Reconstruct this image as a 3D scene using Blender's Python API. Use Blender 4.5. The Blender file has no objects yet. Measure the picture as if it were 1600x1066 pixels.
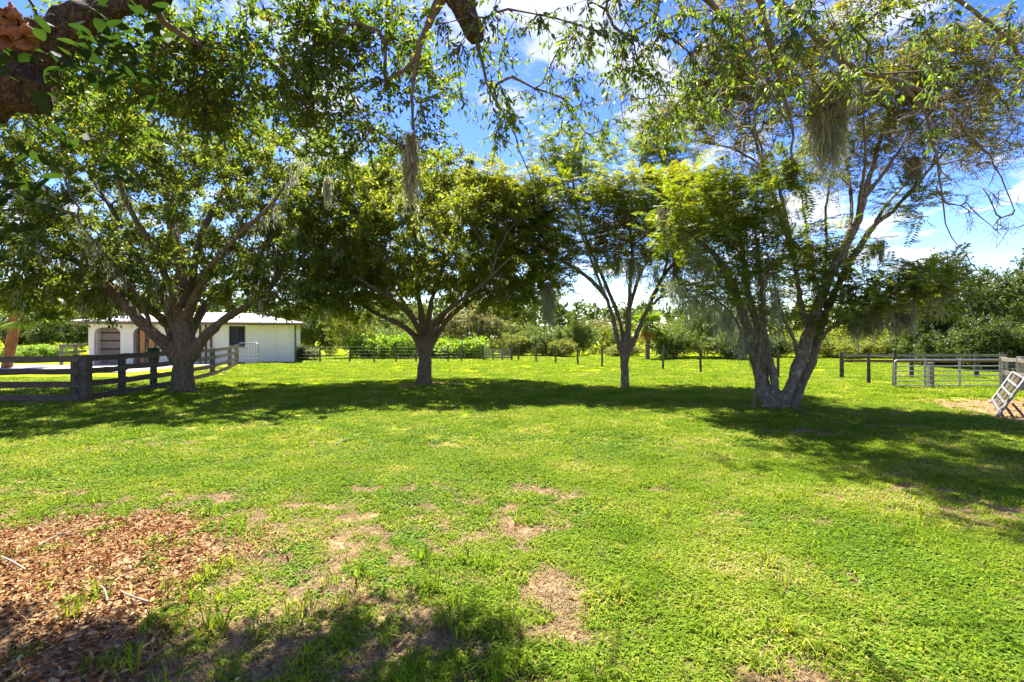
import bpy, bmesh, math, random
import numpy as np
from mathutils import Vector, Matrix, noise as mnoise

# ---------------------------------------------------------------- camera, sky, sun, exposure
sc = bpy.context.scene
COL = sc.collection
FOC, HOR, EYE = 800.0, 528.0, 1.6          # focal length and horizon of the 1600 px photograph, eye height in metres
cam_d = bpy.data.cameras.new('camera')
cam_d.sensor_width = 36.0
cam_d.lens = 18.0
cam_d.shift_y = -(533.0 - HOR) / 1600.0
cam_d.clip_start = 0.05
cam_d.clip_end = 6000
cam = bpy.data.objects.new('camera', cam_d)
cam.location = (0, 0, EYE)
cam.rotation_euler = (math.radians(90), 0, 0)
COL.objects.link(cam)
sc.camera = cam

SUN_TO = Vector((-0.16, 0.50, 1.0)).normalized()     # direction towards the sun
SUN_EL = math.asin(SUN_TO.z)
SUN_AZ = math.atan2(SUN_TO.x, SUN_TO.y)
world = bpy.data.worlds.new('World')
sc.world = world
world.use_nodes = True
wn = world.node_tree
wn.nodes.clear()


def N(tree, kind, **kw):
    n = tree.nodes.new(kind)
    for k, v in kw.items():
        if k == 'inp':
            for a, b in v.items():
                n.inputs[a].default_value = b
        else:
            setattr(n, k, v)
    return n


def ramp(tree, stops, interp='LINEAR'):
    r = tree.nodes.new('ShaderNodeValToRGB')
    cr = r.color_ramp
    cr.interpolation = interp
    while len(cr.elements) < len(stops):
        cr.elements.new(0.5)
    for e, (p, c) in zip(cr.elements, stops):
        e.position = p
        e.color = (c, c, c, 1) if isinstance(c, (int, float)) else (c[0], c[1], c[2], 1)
    return r


def build_world():
    t = wn
    L = t.links.new
    out = N(t, 'ShaderNodeOutputWorld')
    bg = N(t, 'ShaderNodeBackground', inp={'Strength': 0.065})
    sky = N(t, 'ShaderNodeTexSky', sky_type='NISHITA', sun_disc=False, sun_elevation=SUN_EL, sun_rotation=SUN_AZ,
            air_density=1.0, dust_density=0.4, ozone_density=2.2, altitude=0)
    geo = N(t, 'ShaderNodeNewGeometry')
    sep = N(t, 'ShaderNodeSeparateXYZ')
    tc = N(t, 'ShaderNodeTexCoord')
    L(tc.outputs['Generated'], sep.inputs[0])
    zc = N(t, 'ShaderNodeMath', operation='MAXIMUM', inp={1: 0.03})
    L(sep.outputs['Z'], zc.inputs[0])
    zo = N(t, 'ShaderNodeMath', operation='ADD', inp={1: 0.12})
    L(zc.outputs[0], zo.inputs[0])
    dx = N(t, 'ShaderNodeMath', operation='DIVIDE')
    dy = N(t, 'ShaderNodeMath', operation='DIVIDE')
    L(sep.outputs['X'], dx.inputs[0]); L(zo.outputs[0], dx.inputs[1])
    L(sep.outputs['Y'], dy.inputs[0]); L(zo.outputs[0], dy.inputs[1])
    cmb = N(t, 'ShaderNodeCombineXYZ', inp={'Z': 3.1})
    L(dx.outputs[0], cmb.inputs['X']); L(dy.outputs[0], cmb.inputs['Y'])
    mp = N(t, 'ShaderNodeMapping', inp={'Location': (0.35, 1.2, 0), 'Scale': (1.0, 0.85, 1)})
    L(cmb.outputs[0], mp.inputs['Vector'])
    n1 = N(t, 'ShaderNodeTexNoise', inp={'Scale': 1.9, 'Detail': 9.0, 'Roughness': 0.56, 'Distortion': 0.25})
    L(mp.outputs[0], n1.inputs['Vector'])
    cov = ramp(t, [(0.525, 0.0), (0.575, 0.7), (0.67, 1.0)])
    L(n1.outputs['Fac'], cov.inputs['Fac'])
    n2 = N(t, 'ShaderNodeTexNoise', inp={'Scale': 4.0, 'Detail': 5.0})
    L(mp.outputs[0], n2.inputs['Vector'])
    cc = ramp(t, [(0.3, (2.3, 2.45, 2.75)), (0.6, (3.2, 3.25, 3.35))])
    L(n2.outputs['Fac'], cc.inputs['Fac'])
    mix = N(t, 'ShaderNodeMix', data_type='RGBA')
    # deepen the blue a little, as the photograph's sky shows
    hs = N(t, 'ShaderNodeHueSaturation', inp={'Hue': 0.527, 'Saturation': 1.42, 'Value': 0.82})
    L(sky.outputs[0], hs.inputs['Color'])
    L(cov.outputs['Color'], mix.inputs['Factor'])
    L(hs.outputs[0], mix.inputs[6]); L(cc.outputs['Color'], mix.inputs[7])
    L(mix.outputs[2], bg.inputs['Color'])
    L(bg.outputs[0], out.inputs['Surface'])


build_world()
sun_d = bpy.data.lights.new('sun', 'SUN')
sun_d.energy = 3.45
sun_d.angle = math.radians(0.55)
sun_d.color = (1.0, 0.95, 0.86)
sun = bpy.data.objects.new('sun', sun_d)
sun.rotation_euler = SUN_TO.to_track_quat('Z', 'Y').to_euler()
sun.location = (0, 0, 40)
COL.objects.link(sun)
vs = sc.view_settings
vs.view_transform = 'Standard'
vs.look = 'None'
vs.exposure = 2.7
vs.gamma = 1.0
vs.use_curve_mapping = False
sc.render.engine = 'CYCLES'
cy = sc.cycles
cy.max_bounces = 12
cy.diffuse_bounces = 8
cy.glossy_bounces = 2
cy.transmission_bounces = 8
cy.transparent_max_bounces = 4
cy.sample_clamp_indirect = 6.0
cy.caustics_reflective = False
cy.caustics_refractive = False
cy.use_denoising = True
cy.use_adaptive_sampling = True
cy.adaptive_threshold = 0.02

# ---------------------------------------------------------------- helpers
rng = np.random.default_rng(11)
random.seed(5)


def P(px, py, Y):
    """World point seen at pixel (px, py) of the 1600 px photograph, Y metres in front of the camera."""
    return np.array([(px - 800.0) / FOC * Y, Y, EYE - (py - HOR) / FOC * Y])


def hash2(ix, iy, s):
    n = (ix.astype(np.int64) * 374761393 + iy.astype(np.int64) * 668265263 + s * 974711) & 0x7fffffff
    n = ((n ^ (n >> 13)) * 1274126177) & 0x7fffffff
    n = (n ^ (n >> 16)) & 0xffff
    return n / 65535.0


def vnoise(x, y, s=0):
    x = np.asarray(x, float); y = np.asarray(y, float)
    ix = np.floor(x); iy = np.floor(y)
    fx = x - ix; fy = y - iy
    fx = fx * fx * (3 - 2 * fx); fy = fy * fy * (3 - 2 * fy)
    a = hash2(ix, iy, s); b = hash2(ix + 1, iy, s); c = hash2(ix, iy + 1, s); d = hash2(ix + 1, iy + 1, s)
    return (a * (1 - fx) + b * fx) * (1 - fy) + (c * (1 - fx) + d * fx) * fy


def fbm(x, y, s=0, o=4):
    v = 0; a = 0.5; t = 0
    for i in range(o):
        v = v + a * vnoise(x, y, s + i * 17); t += a
        x = x * 2.03 + 5.1; y = y * 2.03 - 3.3; a *= 0.55
    return v / t


def gh(x, y):
    """Ground height."""
    x = np.asarray(x, float); y = np.asarray(y, float)
    near = np.clip(1 - np.abs(y) / 60, 0, 1)
    return (fbm(x * 0.35, y * 0.35, 3, 3) - 0.5) * 0.10 * near + (fbm(x * 2.1, y * 2.1, 9, 2) - 0.5) * 0.035 * np.clip(1 - np.abs(y) / 20, 0, 1)


def ghs(x, y):
    return float(gh(np.array([x]), np.array([y]))[0])


def mesh(name, V, F, smooth=False, attrs=None):
    """V (n,3); F (m,k) constant face size, or list of such arrays."""
    me = bpy.data.meshes.new(name)
    V = np.ascontiguousarray(V, dtype=np.float32)
    if not isinstance(F, list):
        F = [F]
    F = [np.asarray(f, dtype=np.int32) for f in F if len(f)]
    me.vertices.add(len(V))
    me.vertices.foreach_set('co', V.ravel())
    loops = np.concatenate([f.ravel() for f in F])
    tot = np.concatenate([np.full(len(f), f.shape[1], np.int32) for f in F])
    start = np.concatenate([[0], np.cumsum(tot)[:-1]]).astype(np.int32)
    me.loops.add(len(loops))
    me.loops.foreach_set('vertex_index', loops)
    me.polygons.add(len(tot))
    me.polygons.foreach_set('loop_start', start)
    me.polygons.foreach_set('loop_total', tot)
    me.polygons.foreach_set('use_smooth', np.full(len(tot), bool(smooth)))
    if attrs:
        for k, v in attrs.items():
            a = me.attributes.new(k, 'FLOAT', 'POINT')
            a.data.foreach_set('value', np.ascontiguousarray(v, dtype=np.float32))
    me.update(calc_edges=True)
    me.validate()
    return me


class MB:
    """Collects vertices and faces of one mesh."""
    def __init__(self):
        self.V = []; self.F3 = []; self.F4 = []; self.n = 0

    def put(self, V, F):
        V = np.asarray(V, float); F = np.asarray(F, int)
        if len(F) == 0:
            return self
        (self.F3 if F.shape[1] == 3 else self.F4).append(F + self.n)
        self.V.append(V); self.n += len(V)
        return self

    def box(self, x0, x1, y0, y1, z0, z1):
        V = [(x0, y0, z0), (x1, y0, z0), (x1, y1, z0), (x0, y1, z0), (x0, y0, z1), (x1, y0, z1), (x1, y1, z1), (x0, y1, z1)]
        return self.put(V, [(0, 3, 2, 1), (4, 5, 6, 7), (0, 1, 5, 4), (1, 2, 6, 5), (2, 3, 7, 6), (3, 0, 4, 7)])

    def beam(self, a, b, w, h, up=(0, 0, 1), jit=0.0):
        """Box along a->b, width w (sideways), height h (along up)."""
        a = np.array(a, float); b = np.array(b, float); d = b - a; d /= np.linalg.norm(d)
        u = np.array(up, float); s = np.cross(d, u); s /= np.linalg.norm(s); u = np.cross(s, d)
        V = []
        for p in (a, b):
            for i, j in ((-1, -1), (1, -1), (1, 1), (-1, 1)):
                V.append(p + s * i * w / 2 + u * j * h / 2 + rng.normal(0, jit, 3) if jit else p + s * i * w / 2 + u * j * h / 2)
        return self.put(V, [(3, 2, 1, 0), (4, 5, 6, 7), (0, 1, 5, 4), (1, 2, 6, 5), (2, 3, 7, 6), (3, 0, 4, 7)])

    def tube(self, pts, rad, k=6, cap=True):
        V, F = tube_arr(pts, rad, k)
        self.put(V, F)
        if cap:
            n = len(pts)
            for base, order in ((0, -1), ((n - 1) * k, 1)):
                c = V[base:base + k].mean(0)
                ring = np.arange(k)
                F = np.stack([np.full(k, k), ring, (ring + 1) % k], 1)[:, ::order]
                self.put(np.vstack([V[base:base + k], c]), F)
        return self

    def mesh(self, name, smooth=False):
        F = []
        if self.F4: F.append(np.concatenate(self.F4))
        if self.F3: F.append(np.concatenate(self.F3))
        return mesh(name, np.concatenate(self.V), F, smooth)


def tube_arr(pts, rad, k):
    pts = np.asarray(pts, float); n = len(pts)
    rad = np.broadcast_to(np.asarray(rad, float), (n,))
    T = np.gradient(pts, axis=0)
    T /= np.linalg.norm(T, axis=1, keepdims=True) + 1e-9
    ref = np.array([0, 0, 1.0]) if abs(T[0][2]) < 0.9 else np.array([1.0, 0, 0])
    u = np.cross(T[0], ref); u /= np.linalg.norm(u)
    ang = np.arange(k) * 2 * math.pi / k
    V = np.empty((n, k, 3))
    for i in range(n):
        u = u - T[i] * (u @ T[i]); u /= np.linalg.norm(u) + 1e-9
        v = np.cross(T[i], u)
        V[i] = pts[i] + rad[i] * (np.cos(ang)[:, None] * u + np.sin(ang)[:, None] * v)
    idx = np.arange(n * k).reshape(n, k)
    a = idx[:-1]; b = idx[1:]
    F = np.stack([a, np.roll(a, -1, 1), np.roll(b, -1, 1), b], -1).reshape(-1, 4)
    return V.reshape(-1, 3), F


def sticks(A, B, ra, rb, k=3):
    """Many straight tapered twigs at once."""
    A = np.asarray(A); B = np.asarray(B); n = len(A)
    D = B - A; D /= np.linalg.norm(D, axis=1, keepdims=True) + 1e-9
    ref = np.tile([0.31, 0.2, 0.93], (n, 1)); U = np.cross(D, ref); U /= np.linalg.norm(U, axis=1, keepdims=True) + 1e-9
    W = np.cross(D, U)
    ra = np.broadcast_to(ra, (n,)); rb = np.broadcast_to(rb, (n,))
    V = np.empty((n, 2, k, 3))
    for j in range(k):
        c, s = math.cos(2 * math.pi * j / k), math.sin(2 * math.pi * j / k)
        V[:, 0, j] = A + ra[:, None] * (c * U + s * W)
        V[:, 1, j] = B + rb[:, None] * (c * U + s * W)
    o = np.arange(n)[:, None] * (2 * k)
    F = np.concatenate([np.stack([o[:, 0] + j, o[:, 0] + (j + 1) % k, o[:, 0] + k + (j + 1) % k, o[:, 0] + k + j], 1) for j in range(k)])
    return V.reshape(-1, 3), F


def unit(v):
    return v / (np.linalg.norm(v, axis=-1, keepdims=True) + 1e-9)


def rdir(n, g=None):
    return unit((g or rng).normal(size=(n, 3)))


def leaves(Pn, ax, nrm, L, W, fold=0.12, fine=False):
    """Leaf blades: diamonds (fine=False: 4 verts, one quad) or lance shapes folded on the midrib (6 verts, two quads)."""
    n = len(Pn)
    ax = unit(ax); side = unit(np.cross(ax, nrm)); nr = np.cross(side, ax)
    L = np.broadcast_to(L, (n,))[:, None]; W = np.broadcast_to(W, (n,))[:, None]
    if not fine:
        V = np.stack([Pn, Pn + ax * L * 0.48 + side * W * 0.5 + nr * W * fold, Pn + ax * L - nr * L * 0.08,
                      Pn + ax * L * 0.42 - side * W * 0.5 + nr * W * fold], 1)
        F = np.arange(n * 4).reshape(n, 4)
        return V.reshape(-1, 3), F
    curl = rng.uniform(-0.15, 0.25, (n, 1))
    V = np.stack([Pn, Pn + ax * L * 0.30 + side * W * 0.5 + nr * (W * fold), Pn + ax * L * 0.68 + side * W * 0.42 + nr * (W * fold - curl * L * 0.3),
                  Pn + ax * L - nr * curl * L, Pn + ax * L * 0.68 - side * W * 0.42 + nr * (W * fold - curl * L * 0.3),
                  Pn + ax * L * 0.30 - side * W * 0.5 + nr * (W * fold)], 1)
    o = np.arange(n)[:, None] * 6
    F = np.concatenate([o + np.array([[0, 1, 2, 3]]), o + np.array([[0, 3, 4, 5]])])
    return V.reshape(-1, 3), F


def obj(name, me, mat=None, parent=None, loc=None):
    o = bpy.data.objects.new(name, me)
    COL.objects.link(o)
    if mat is not None and me is not None and not me.materials:
        me.materials.append(mat)
    if parent is not None:
        o.parent = parent
    if loc is not None:
        o.location = loc
    return o


def tag(o, label, cat=None, group=None, kind=None):
    if label: o['label'] = label
    if cat: o['category'] = cat
    if group: o['group'] = group
    if kind: o['kind'] = kind
    return o


class Thing:
    """An Empty at a thing's base; parts are given in world coordinates."""
    def __init__(self, name, loc, label, cat, group=None):
        self.o = bpy.data.objects.new(name, None)
        self.o.empty_display_size = 0.2
        COL.objects.link(self.o)
        self.o.location = loc
        self.loc = Vector(loc)
        tag(self.o, label, cat, group)

    def part(self, name, me, mat, kind=None, label=None):
        o = obj(name, me, mat, self.o, -self.loc)
        tag(o, label, kind=kind)
        return o


# ---------------------------------------------------------------- materials
def mat_new(name):
    m = bpy.data.materials.new(name)
    m.use_nodes = True
    m.node_tree.nodes.clear()
    return m, m.node_tree, m.node_tree.links.new


def leaf_mat(name, stops, trans=(1.5, 1.45, 0.6), fac=0.42, rough=0.42, spec=0.35, patchy=False):
    m, t, L = mat_new(name)
    out = N(t, 'ShaderNodeOutputMaterial')
    geo = N(t, 'ShaderNodeNewGeometry')
    oi = N(t, 'ShaderNodeObjectInfo')
    add = N(t, 'ShaderNodeMath', operation='ADD')
    fr = N(t, 'ShaderNodeMath', operation='FRACT')
    if patchy:                      # tufts differ from place to place, as a worn lawn does
        pn = N(t, 'ShaderNodeTexNoise', inp={'Scale': 0.9, 'Detail': 5, 'Roughness': 0.65})
        L(oi.outputs['Location'], pn.inputs['Vector'])
    L(geo.outputs['Random Per Island'], add.inputs[0])
    L(oi.outputs['Random'], add.inputs[1])
    L(add.outputs[0], fr.inputs[0])
    r = ramp(t, stops)
    if patchy:
        k1 = N(t, 'ShaderNodeMapRange', inp={'From Min': .3, 'From Max': .7, 'To Min': -.38, 'To Max': .38})
        L(pn.outputs['Fac'], k1.inputs['Value'])
        k2 = N(t, 'ShaderNodeMath', operation='MULTIPLY_ADD', inp={1: .72})
        L(fr.outputs[0], k2.inputs[0]); L(k1.outputs[0], k2.inputs[2])
        k3 = N(t, 'ShaderNodeClamp', inp={'Min': 0.0, 'Max': 1.0})
        k4 = N(t, 'ShaderNodeMath', operation='ADD', inp={1: .14})
        L(k2.outputs[0], k4.inputs[0]); L(k4.outputs[0], k3.inputs[0])
        L(k3.outputs[0], r.inputs['Fac'])
    else:
        L(fr.outputs[0], r.inputs['Fac'])
    pr = N(t, 'ShaderNodeBsdfPrincipled', inp={'Roughness': rough, 'Specular IOR Level': spec})
    L(r.outputs[0], pr.inputs['Base Color'])
    tr = N(t, 'ShaderNodeBsdfTranslucent')
    mul = N(t, 'ShaderNodeMix', data_type='RGBA', blend_type='MULTIPLY', inp={'Factor': 1.0})
    mul.inputs[7].default_value = (*trans, 1)
    L(r.outputs[0], mul.inputs[6])
    L(mul.outputs[2], tr.inputs['Color'])
    mx = N(t, 'ShaderNodeMixShader', inp={'Fac': fac})
    L(pr.outputs[0], mx.inputs[1]); L(tr.outputs[0], mx.inputs[2])
    L(mx.outputs[0], out.inputs['Surface'])
    return m


def bark_mat(name, c0, c1, c2, scale=1.0, lichen=0.3, lichen_col=(0.36, 0.37, 0.30), stretch=0.28, bump=0.6):
    m, t, L = mat_new(name)
    out = N(t, 'ShaderNodeOutputMaterial')
    tc = N(t, 'ShaderNodeTexCoord')
    mp = N(t, 'ShaderNodeMapping', inp={'Scale': (1, 1, stretch)})
    L(tc.outputs['Object'], mp.inputs['Vector'])
    n1 = N(t, 'ShaderNodeTexNoise', inp={'Scale': 26 * scale, 'Detail': 6, 'Roughness': 0.65, 'Distortion': 0.6})
    vo = N(t, 'ShaderNodeTexVoronoi', feature='DISTANCE_TO_EDGE', inp={'Scale': 30 * scale})
    n2 = N(t, 'ShaderNodeTexNoise', inp={'Scale': 3.2, 'Detail': 5, 'Roughness': 0.6})
    n3 = N(t, 'ShaderNodeTexNoise', inp={'Scale': 9.0, 'Detail': 6, 'Roughness': 0.7})
    wob = N(t, 'ShaderNodeMix', data_type='VECTOR', inp={'Factor': 0.06})
    L(mp.outputs[0], n1.inputs['Vector'])
    L(mp.outputs[0], wob.inputs[4]); L(n1.outputs['Color'], wob.inputs[5])
    L(wob.outputs[1], vo.inputs['Vector'])
    L(tc.outputs['Object'], n2.inputs['Vector']); L(tc.outputs['Object'], n3.inputs['Vector'])
    r1 = ramp(t, [(0.25, c0), (0.5, c1), (0.75, c2)])
    L(n1.outputs['Fac'], r1.inputs['Fac'])
    crk = ramp(t, [(0.0, 0.35), (0.10, 1.0)])
    L(vo.outputs['Distance'], crk.inputs['Fac'])
    mul = N(t, 'ShaderNodeMix', data_type='RGBA', blend_type='MULTIPLY', inp={'Factor': 0.8})
    L(r1.outputs[0], mul.inputs[6]); L(crk.outputs[0], mul.inputs[7])
    lr = ramp(t, [(0.62 - lichen * 0.25, 0.0), (0.70 - lichen * 0.2, 1.0)])
    L(n3.outputs['Fac'], lr.inputs['Fac'])
    lm = N(t, 'ShaderNodeMix', data_type='RGBA')
    lm.inputs[7].default_value = (*lichen_col, 1)
    L(lr.outputs[0], lm.inputs['Factor']); L(mul.outputs[2], lm.inputs[6])
    mo = ramp(t, [(0.58, 0.0), (0.72, 0.55)])
    L(n2.outputs['Fac'], mo.inputs['Fac'])
    mm = N(t, 'ShaderNodeMix', data_type='RGBA')
    mm.inputs[7].default_value = (0.075, 0.085, 0.03, 1)
    L(mo.outputs[0], mm.inputs['Factor']); L(lm.outputs[2], mm.inputs[6])
    pr = N(t, 'ShaderNodeBsdfPrincipled', inp={'Roughness': 0.9, 'Specular IOR Level': 0.15})
    L(mm.outputs[2], pr.inputs['Base Color'])
    hgt = N(t, 'ShaderNodeMath', operation='ADD')
    L(crk.outputs[0], hgt.inputs[0]); L(n1.outputs['Fac'], hgt.inputs[1])
    bp = N(t, 'ShaderNodeBump', inp={'Strength': bump, 'Distance': 0.03})
    L(hgt.outputs[0], bp.inputs['Height']); L(bp.outputs[0], pr.inputs['Normal'])
    L(pr.outputs[0], out.inputs['Surface'])
    return m


def plain_mat(name, c0, c1, scale=8.0, rough=0.7, metal=0.0, spec=0.3, bump=0.15, detail=6, stretch=(1, 1, 1), dist=0.01):
    m, t, L = mat_new(name)
    out = N(t, 'ShaderNodeOutputMaterial')
    tc = N(t, 'ShaderNodeTexCoord')
    mp = N(t, 'ShaderNodeMapping', inp={'Scale': stretch})
    L(tc.outputs['Object'], mp.inputs['Vector'])
    n1 = N(t, 'ShaderNodeTexNoise', inp={'Scale': scale, 'Detail': detail, 'Roughness': 0.62, 'Distortion': 0.3})
    L(mp.outputs[0], n1.inputs['Vector'])
    r = ramp(t, [(0.3, c0), (0.7, c1)])
    L(n1.outputs['Fac'], r.inputs['Fac'])
    oi = N(t, 'ShaderNodeObjectInfo')
    v = N(t, 'ShaderNodeMapRange', inp={'To Min': 0.82, 'To Max': 1.15})
    L(oi.outputs['Random'], v.inputs['Value'])
    hs = N(t, 'ShaderNodeHueSaturation')
    L(v.outputs[0], hs.inputs['Value']); L(r.outputs[0], hs.inputs['Color'])
    pr = N(t, 'ShaderNodeBsdfPrincipled', inp={'Roughness': rough, 'Metallic': metal, 'Specular IOR Level': spec})
    L(hs.outputs[0], pr.inputs['Base Color'])
    bp = N(t, 'ShaderNodeBump', inp={'Strength': bump, 'Distance': dist})
    L(n1.outputs['Fac'], bp.inputs['Height']); L(bp.outputs[0], pr.inputs['Normal'])
    L(pr.outputs[0], out.inputs['Surface'])
    return m


M = {}
M['oak_leaf'] = leaf_mat('oak_leaf', [(0.0, (0.052, 0.080, 0.015)), (0.5, (0.098, 0.136, 0.026)), (0.9, (0.155, 0.185, 0.036)), (1.0, (0.20, 0.16, 0.04))], (1.9, 1.85, 0.5), 0.5, 0.45, 0.32)
M['oak_leaf_dark'] = leaf_mat('oak_leaf_dark', [(0.0, (0.070, 0.094, 0.015)), (0.6, (0.130, 0.162, 0.024)), (1.0, (0.22, 0.235, 0.036))], (2.0, 1.9, 0.5), 0.55, 0.45, 0.32)
M['near_leaf'] = leaf_mat('near_leaf', [(0.0, (0.040, 0.070, 0.014)), (0.45, (0.072, 0.118, 0.020)), (0.88, (0.125, 0.165, 0.028)), (0.97, (0.20, 0.17, 0.03)), (1.0, (0.17, 0.08, 0.03))], (1.9, 2.0, 0.5), 0.55, 0.45, 0.3)
M['vine_leaf'] = leaf_mat('vine_leaf', [(0.0, (0.014, 0.032, 0.010)), (1.0, (0.032, 0.056, 0.014))], (1.5, 1.7, 0.6), 0.4, 0.7, 0.1)
M['feather_leaf'] = leaf_mat('feather_leaf', [(0.0, (0.060, 0.100, 0.014)), (0.5, (0.115, 0.170, 0.020)), (0.9, (0.19, 0.22, 0.024)), (1.0, (0.26, 0.22, 0.03))], (1.7, 1.6, 0.4), 0.52, 0.45, 0.3)
M['feather_yellow'] = leaf_mat('feather_yellow', [(0.0, (0.10, 0.14, 0.014)), (0.5, (0.17, 0.19, 0.018)), (1.0, (0.26, 0.24, 0.025))], (1.6, 1.55, 0.4), 0.5, 0.45, 0.3)
M['feather_dull'] = leaf_mat('feather_dull', [(0.0, (0.05, 0.07, 0.018)), (0.5, (0.09, 0.11, 0.022)), (0.85, (0.17, 0.16, 0.03)), (1.0, (0.28, 0.22, 0.03))], (1.6, 1.5, 0.5), 0.42, 0.5, 0.25)
M['pod'] = leaf_mat('pod', [(0.0, (0.09, 0.035, 0.018)), (1.0, (0.16, 0.07, 0.03))], (1.3, 1.1, 0.9), 0.2, 0.6, 0.2)
M['moss'] = leaf_mat('moss', [(0.0, (0.22, 0.22, 0.14)), (0.6, (0.34, 0.345, 0.23)), (1.0, (0.46, 0.46, 0.33))], (1.1, 1.1, 0.9), 0.5, 0.85, 0.1)
M['grass'] = leaf_mat('grass', [(0.0, (0.068, 0.140, 0.008)), (0.35, (0.130, 0.212, 0.011)), (0.72, (0.225, 0.29, 0.022)), (0.9, (0.32, 0.30, 0.07)), (1.0, (0.44, 0.35, 0.18))], (1.5, 1.45, 0.3), 0.45, 0.7, 0.08, True)
M['grass_dry'] = leaf_mat('grass_dry', [(0.0, (0.12, 0.08, 0.035)), (0.5, (0.24, 0.16, 0.075)), (0.85, (0.34, 0.25, 0.13)), (1.0, (0.15, 0.16, 0.03))], (1.1, 1.0, 0.8), 0.25, 0.7, 0.2)
M['litter'] = leaf_mat('litter', [(0.0, (0.060, 0.026, 0.010)), (0.35, (0.20, 0.090, 0.030)), (0.7, (0.38, 0.19, 0.068)), (0.9, (0.50, 0.32, 0.145)), (1.0, (0.54, 0.42, 0.25))], (1.2, 1.0, 0.8), 0.15, 0.75, 0.08)
M['bark_oak'] = bark_mat('bark_oak', (0.075, 0.050, 0.030), (0.175, 0.122, 0.076), (0.32, 0.24, 0.16), 1.0, 0.0, (0.24, 0.22, 0.17))
M['bark_near'] = bark_mat('bark_near', (0.030, 0.020, 0.012), (0.085, 0.060, 0.033), (0.18, 0.13, 0.072), 1.6, 0.05, (0.24, 0.19, 0.10), 0.6, 0.8)
M['bark_pale'] = bark_mat('bark_pale', (0.085, 0.063, 0.043), (0.19, 0.148, 0.104), (0.34, 0.28, 0.21), 0.9, 0.25, (0.36, 0.33, 0.26), 0.5)
M['branch'] = plain_mat('branch', (0.070, 0.053, 0.038), (0.19, 0.15, 0.105), 14, 0.9, 0, 0.15, 0.3)
M['branch_pale'] = plain_mat('branch_pale', (0.095, 0.075, 0.052), (0.23, 0.19, 0.14), 14, 0.9, 0, 0.15, 0.3)
M['old_wood'] = plain_mat('old_wood', (0.030, 0.022, 0.016), (0.125, 0.094, 0.068), 7, 0.85, 0, 0.2, 0.5, 8, (1, 1, 5))
M['old_rail'] = plain_mat('old_rail', (0.040, 0.028, 0.020), (0.155, 0.115, 0.082), 7, 0.85, 0, 0.2, 0.5, 8, (0.6, 1, 7))
M['grey_wood'] = plain_mat('grey_wood', (0.12, 0.10, 0.08), (0.27, 0.235, 0.19), 9, 0.85, 0, 0.2, 0.4, 8, (1, 1, 4))
M['post_wood'] = plain_mat('post_wood', (0.04, 0.032, 0.024), (0.12, 0.098, 0.075), 12, 0.85, 0, 0.2, 0.4, 8, (1, 1, 0.3))
M['orange_wood'] = plain_mat('orange_wood', (0.30, 0.13, 0.035), (0.46, 0.22, 0.06), 7, 0.6, 0, 0.3, 0.2, 6, (1, 1, 0.2))
M['galv'] = plain_mat('galv', (0.17, 0.165, 0.16), (0.36, 0.36, 0.36), 12, 0.42, 0.7, 0.5, 0.1)
M['galv_old'] = plain_mat('galv_old', (0.10, 0.075, 0.058), (0.25, 0.25, 0.245), 9, 0.5, 0.3, 0.4, 0.2)
M['weed'] = leaf_mat('weed', [(0.0, (0.064, 0.130, 0.010)), (0.6, (0.118, 0.205, 0.014)), (1.0, (0.21, 0.275, 0.024))], (1.5, 1.5, 0.3), 0.42, 0.7, 0.1)
M['wire'] = plain_mat('wire', (0.16, 0.15, 0.14), (0.30, 0.29, 0.27), 20, 0.5, 0.6, 0.5, 0.1)
M['stucco'] = plain_mat('stucco', (0.80, 0.74, 0.62), (0.86, 0.81, 0.70), 2.2, 0.85, 0, 0.2, 0.12, 9)
def stain_walls(m):
    t = m.node_tree; L = t.links.new
    pr = [n for n in t.nodes if n.type == 'BSDF_PRINCIPLED'][0]
    src = pr.inputs['Base Color'].links[0].from_socket
    tc = N(t, 'ShaderNodeTexCoord')
    mp = N(t, 'ShaderNodeMapping', inp={'Scale': (1, 1, .16)})
    L(tc.outputs['Object'], mp.inputs['Vector'])
    n = N(t, 'ShaderNodeTexNoise', inp={'Scale': 2.6, 'Detail': 8, 'Roughness': .7})
    L(mp.outputs[0], n.inputs['Vector'])
    r = ramp(t, [(.55, 0.0), (.8, .3)])
    L(n.outputs['Fac'], r.inputs['Fac'])
    mx = N(t, 'ShaderNodeMix', data_type='RGBA')
    mx.inputs[7].default_value = (.50, .43, .33, 1)
    L(r.outputs[0], mx.inputs['Factor']); L(src, mx.inputs[6])
    br = N(t, 'ShaderNodeTexBrick', inp={'Scale': 1.0, 'Mortar Size': .008, 'Brick Width': .4, 'Row Height': .2, 'Color1': (1, 1, 1, 1), 'Color2': (.97, .97, .97, 1), 'Mortar': (.94, .93, .92, 1)})
    sw = N(t, 'ShaderNodeSeparateXYZ'); cb = N(t, 'ShaderNodeCombineXYZ')
    L(tc.outputs['Object'], sw.inputs[0]); L(sw.outputs['X'], cb.inputs['X']); L(sw.outputs['Z'], cb.inputs['Y'])
    L(cb.outputs[0], br.inputs['Vector'])
    mu = N(t, 'ShaderNodeMix', data_type='RGBA', blend_type='MULTIPLY', inp={'Factor': 1.0})
    L(mx.outputs[2], mu.inputs[6]); L(br.outputs['Color'], mu.inputs[7])
    L(mu.outputs[2], pr.inputs['Base Color'])


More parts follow.
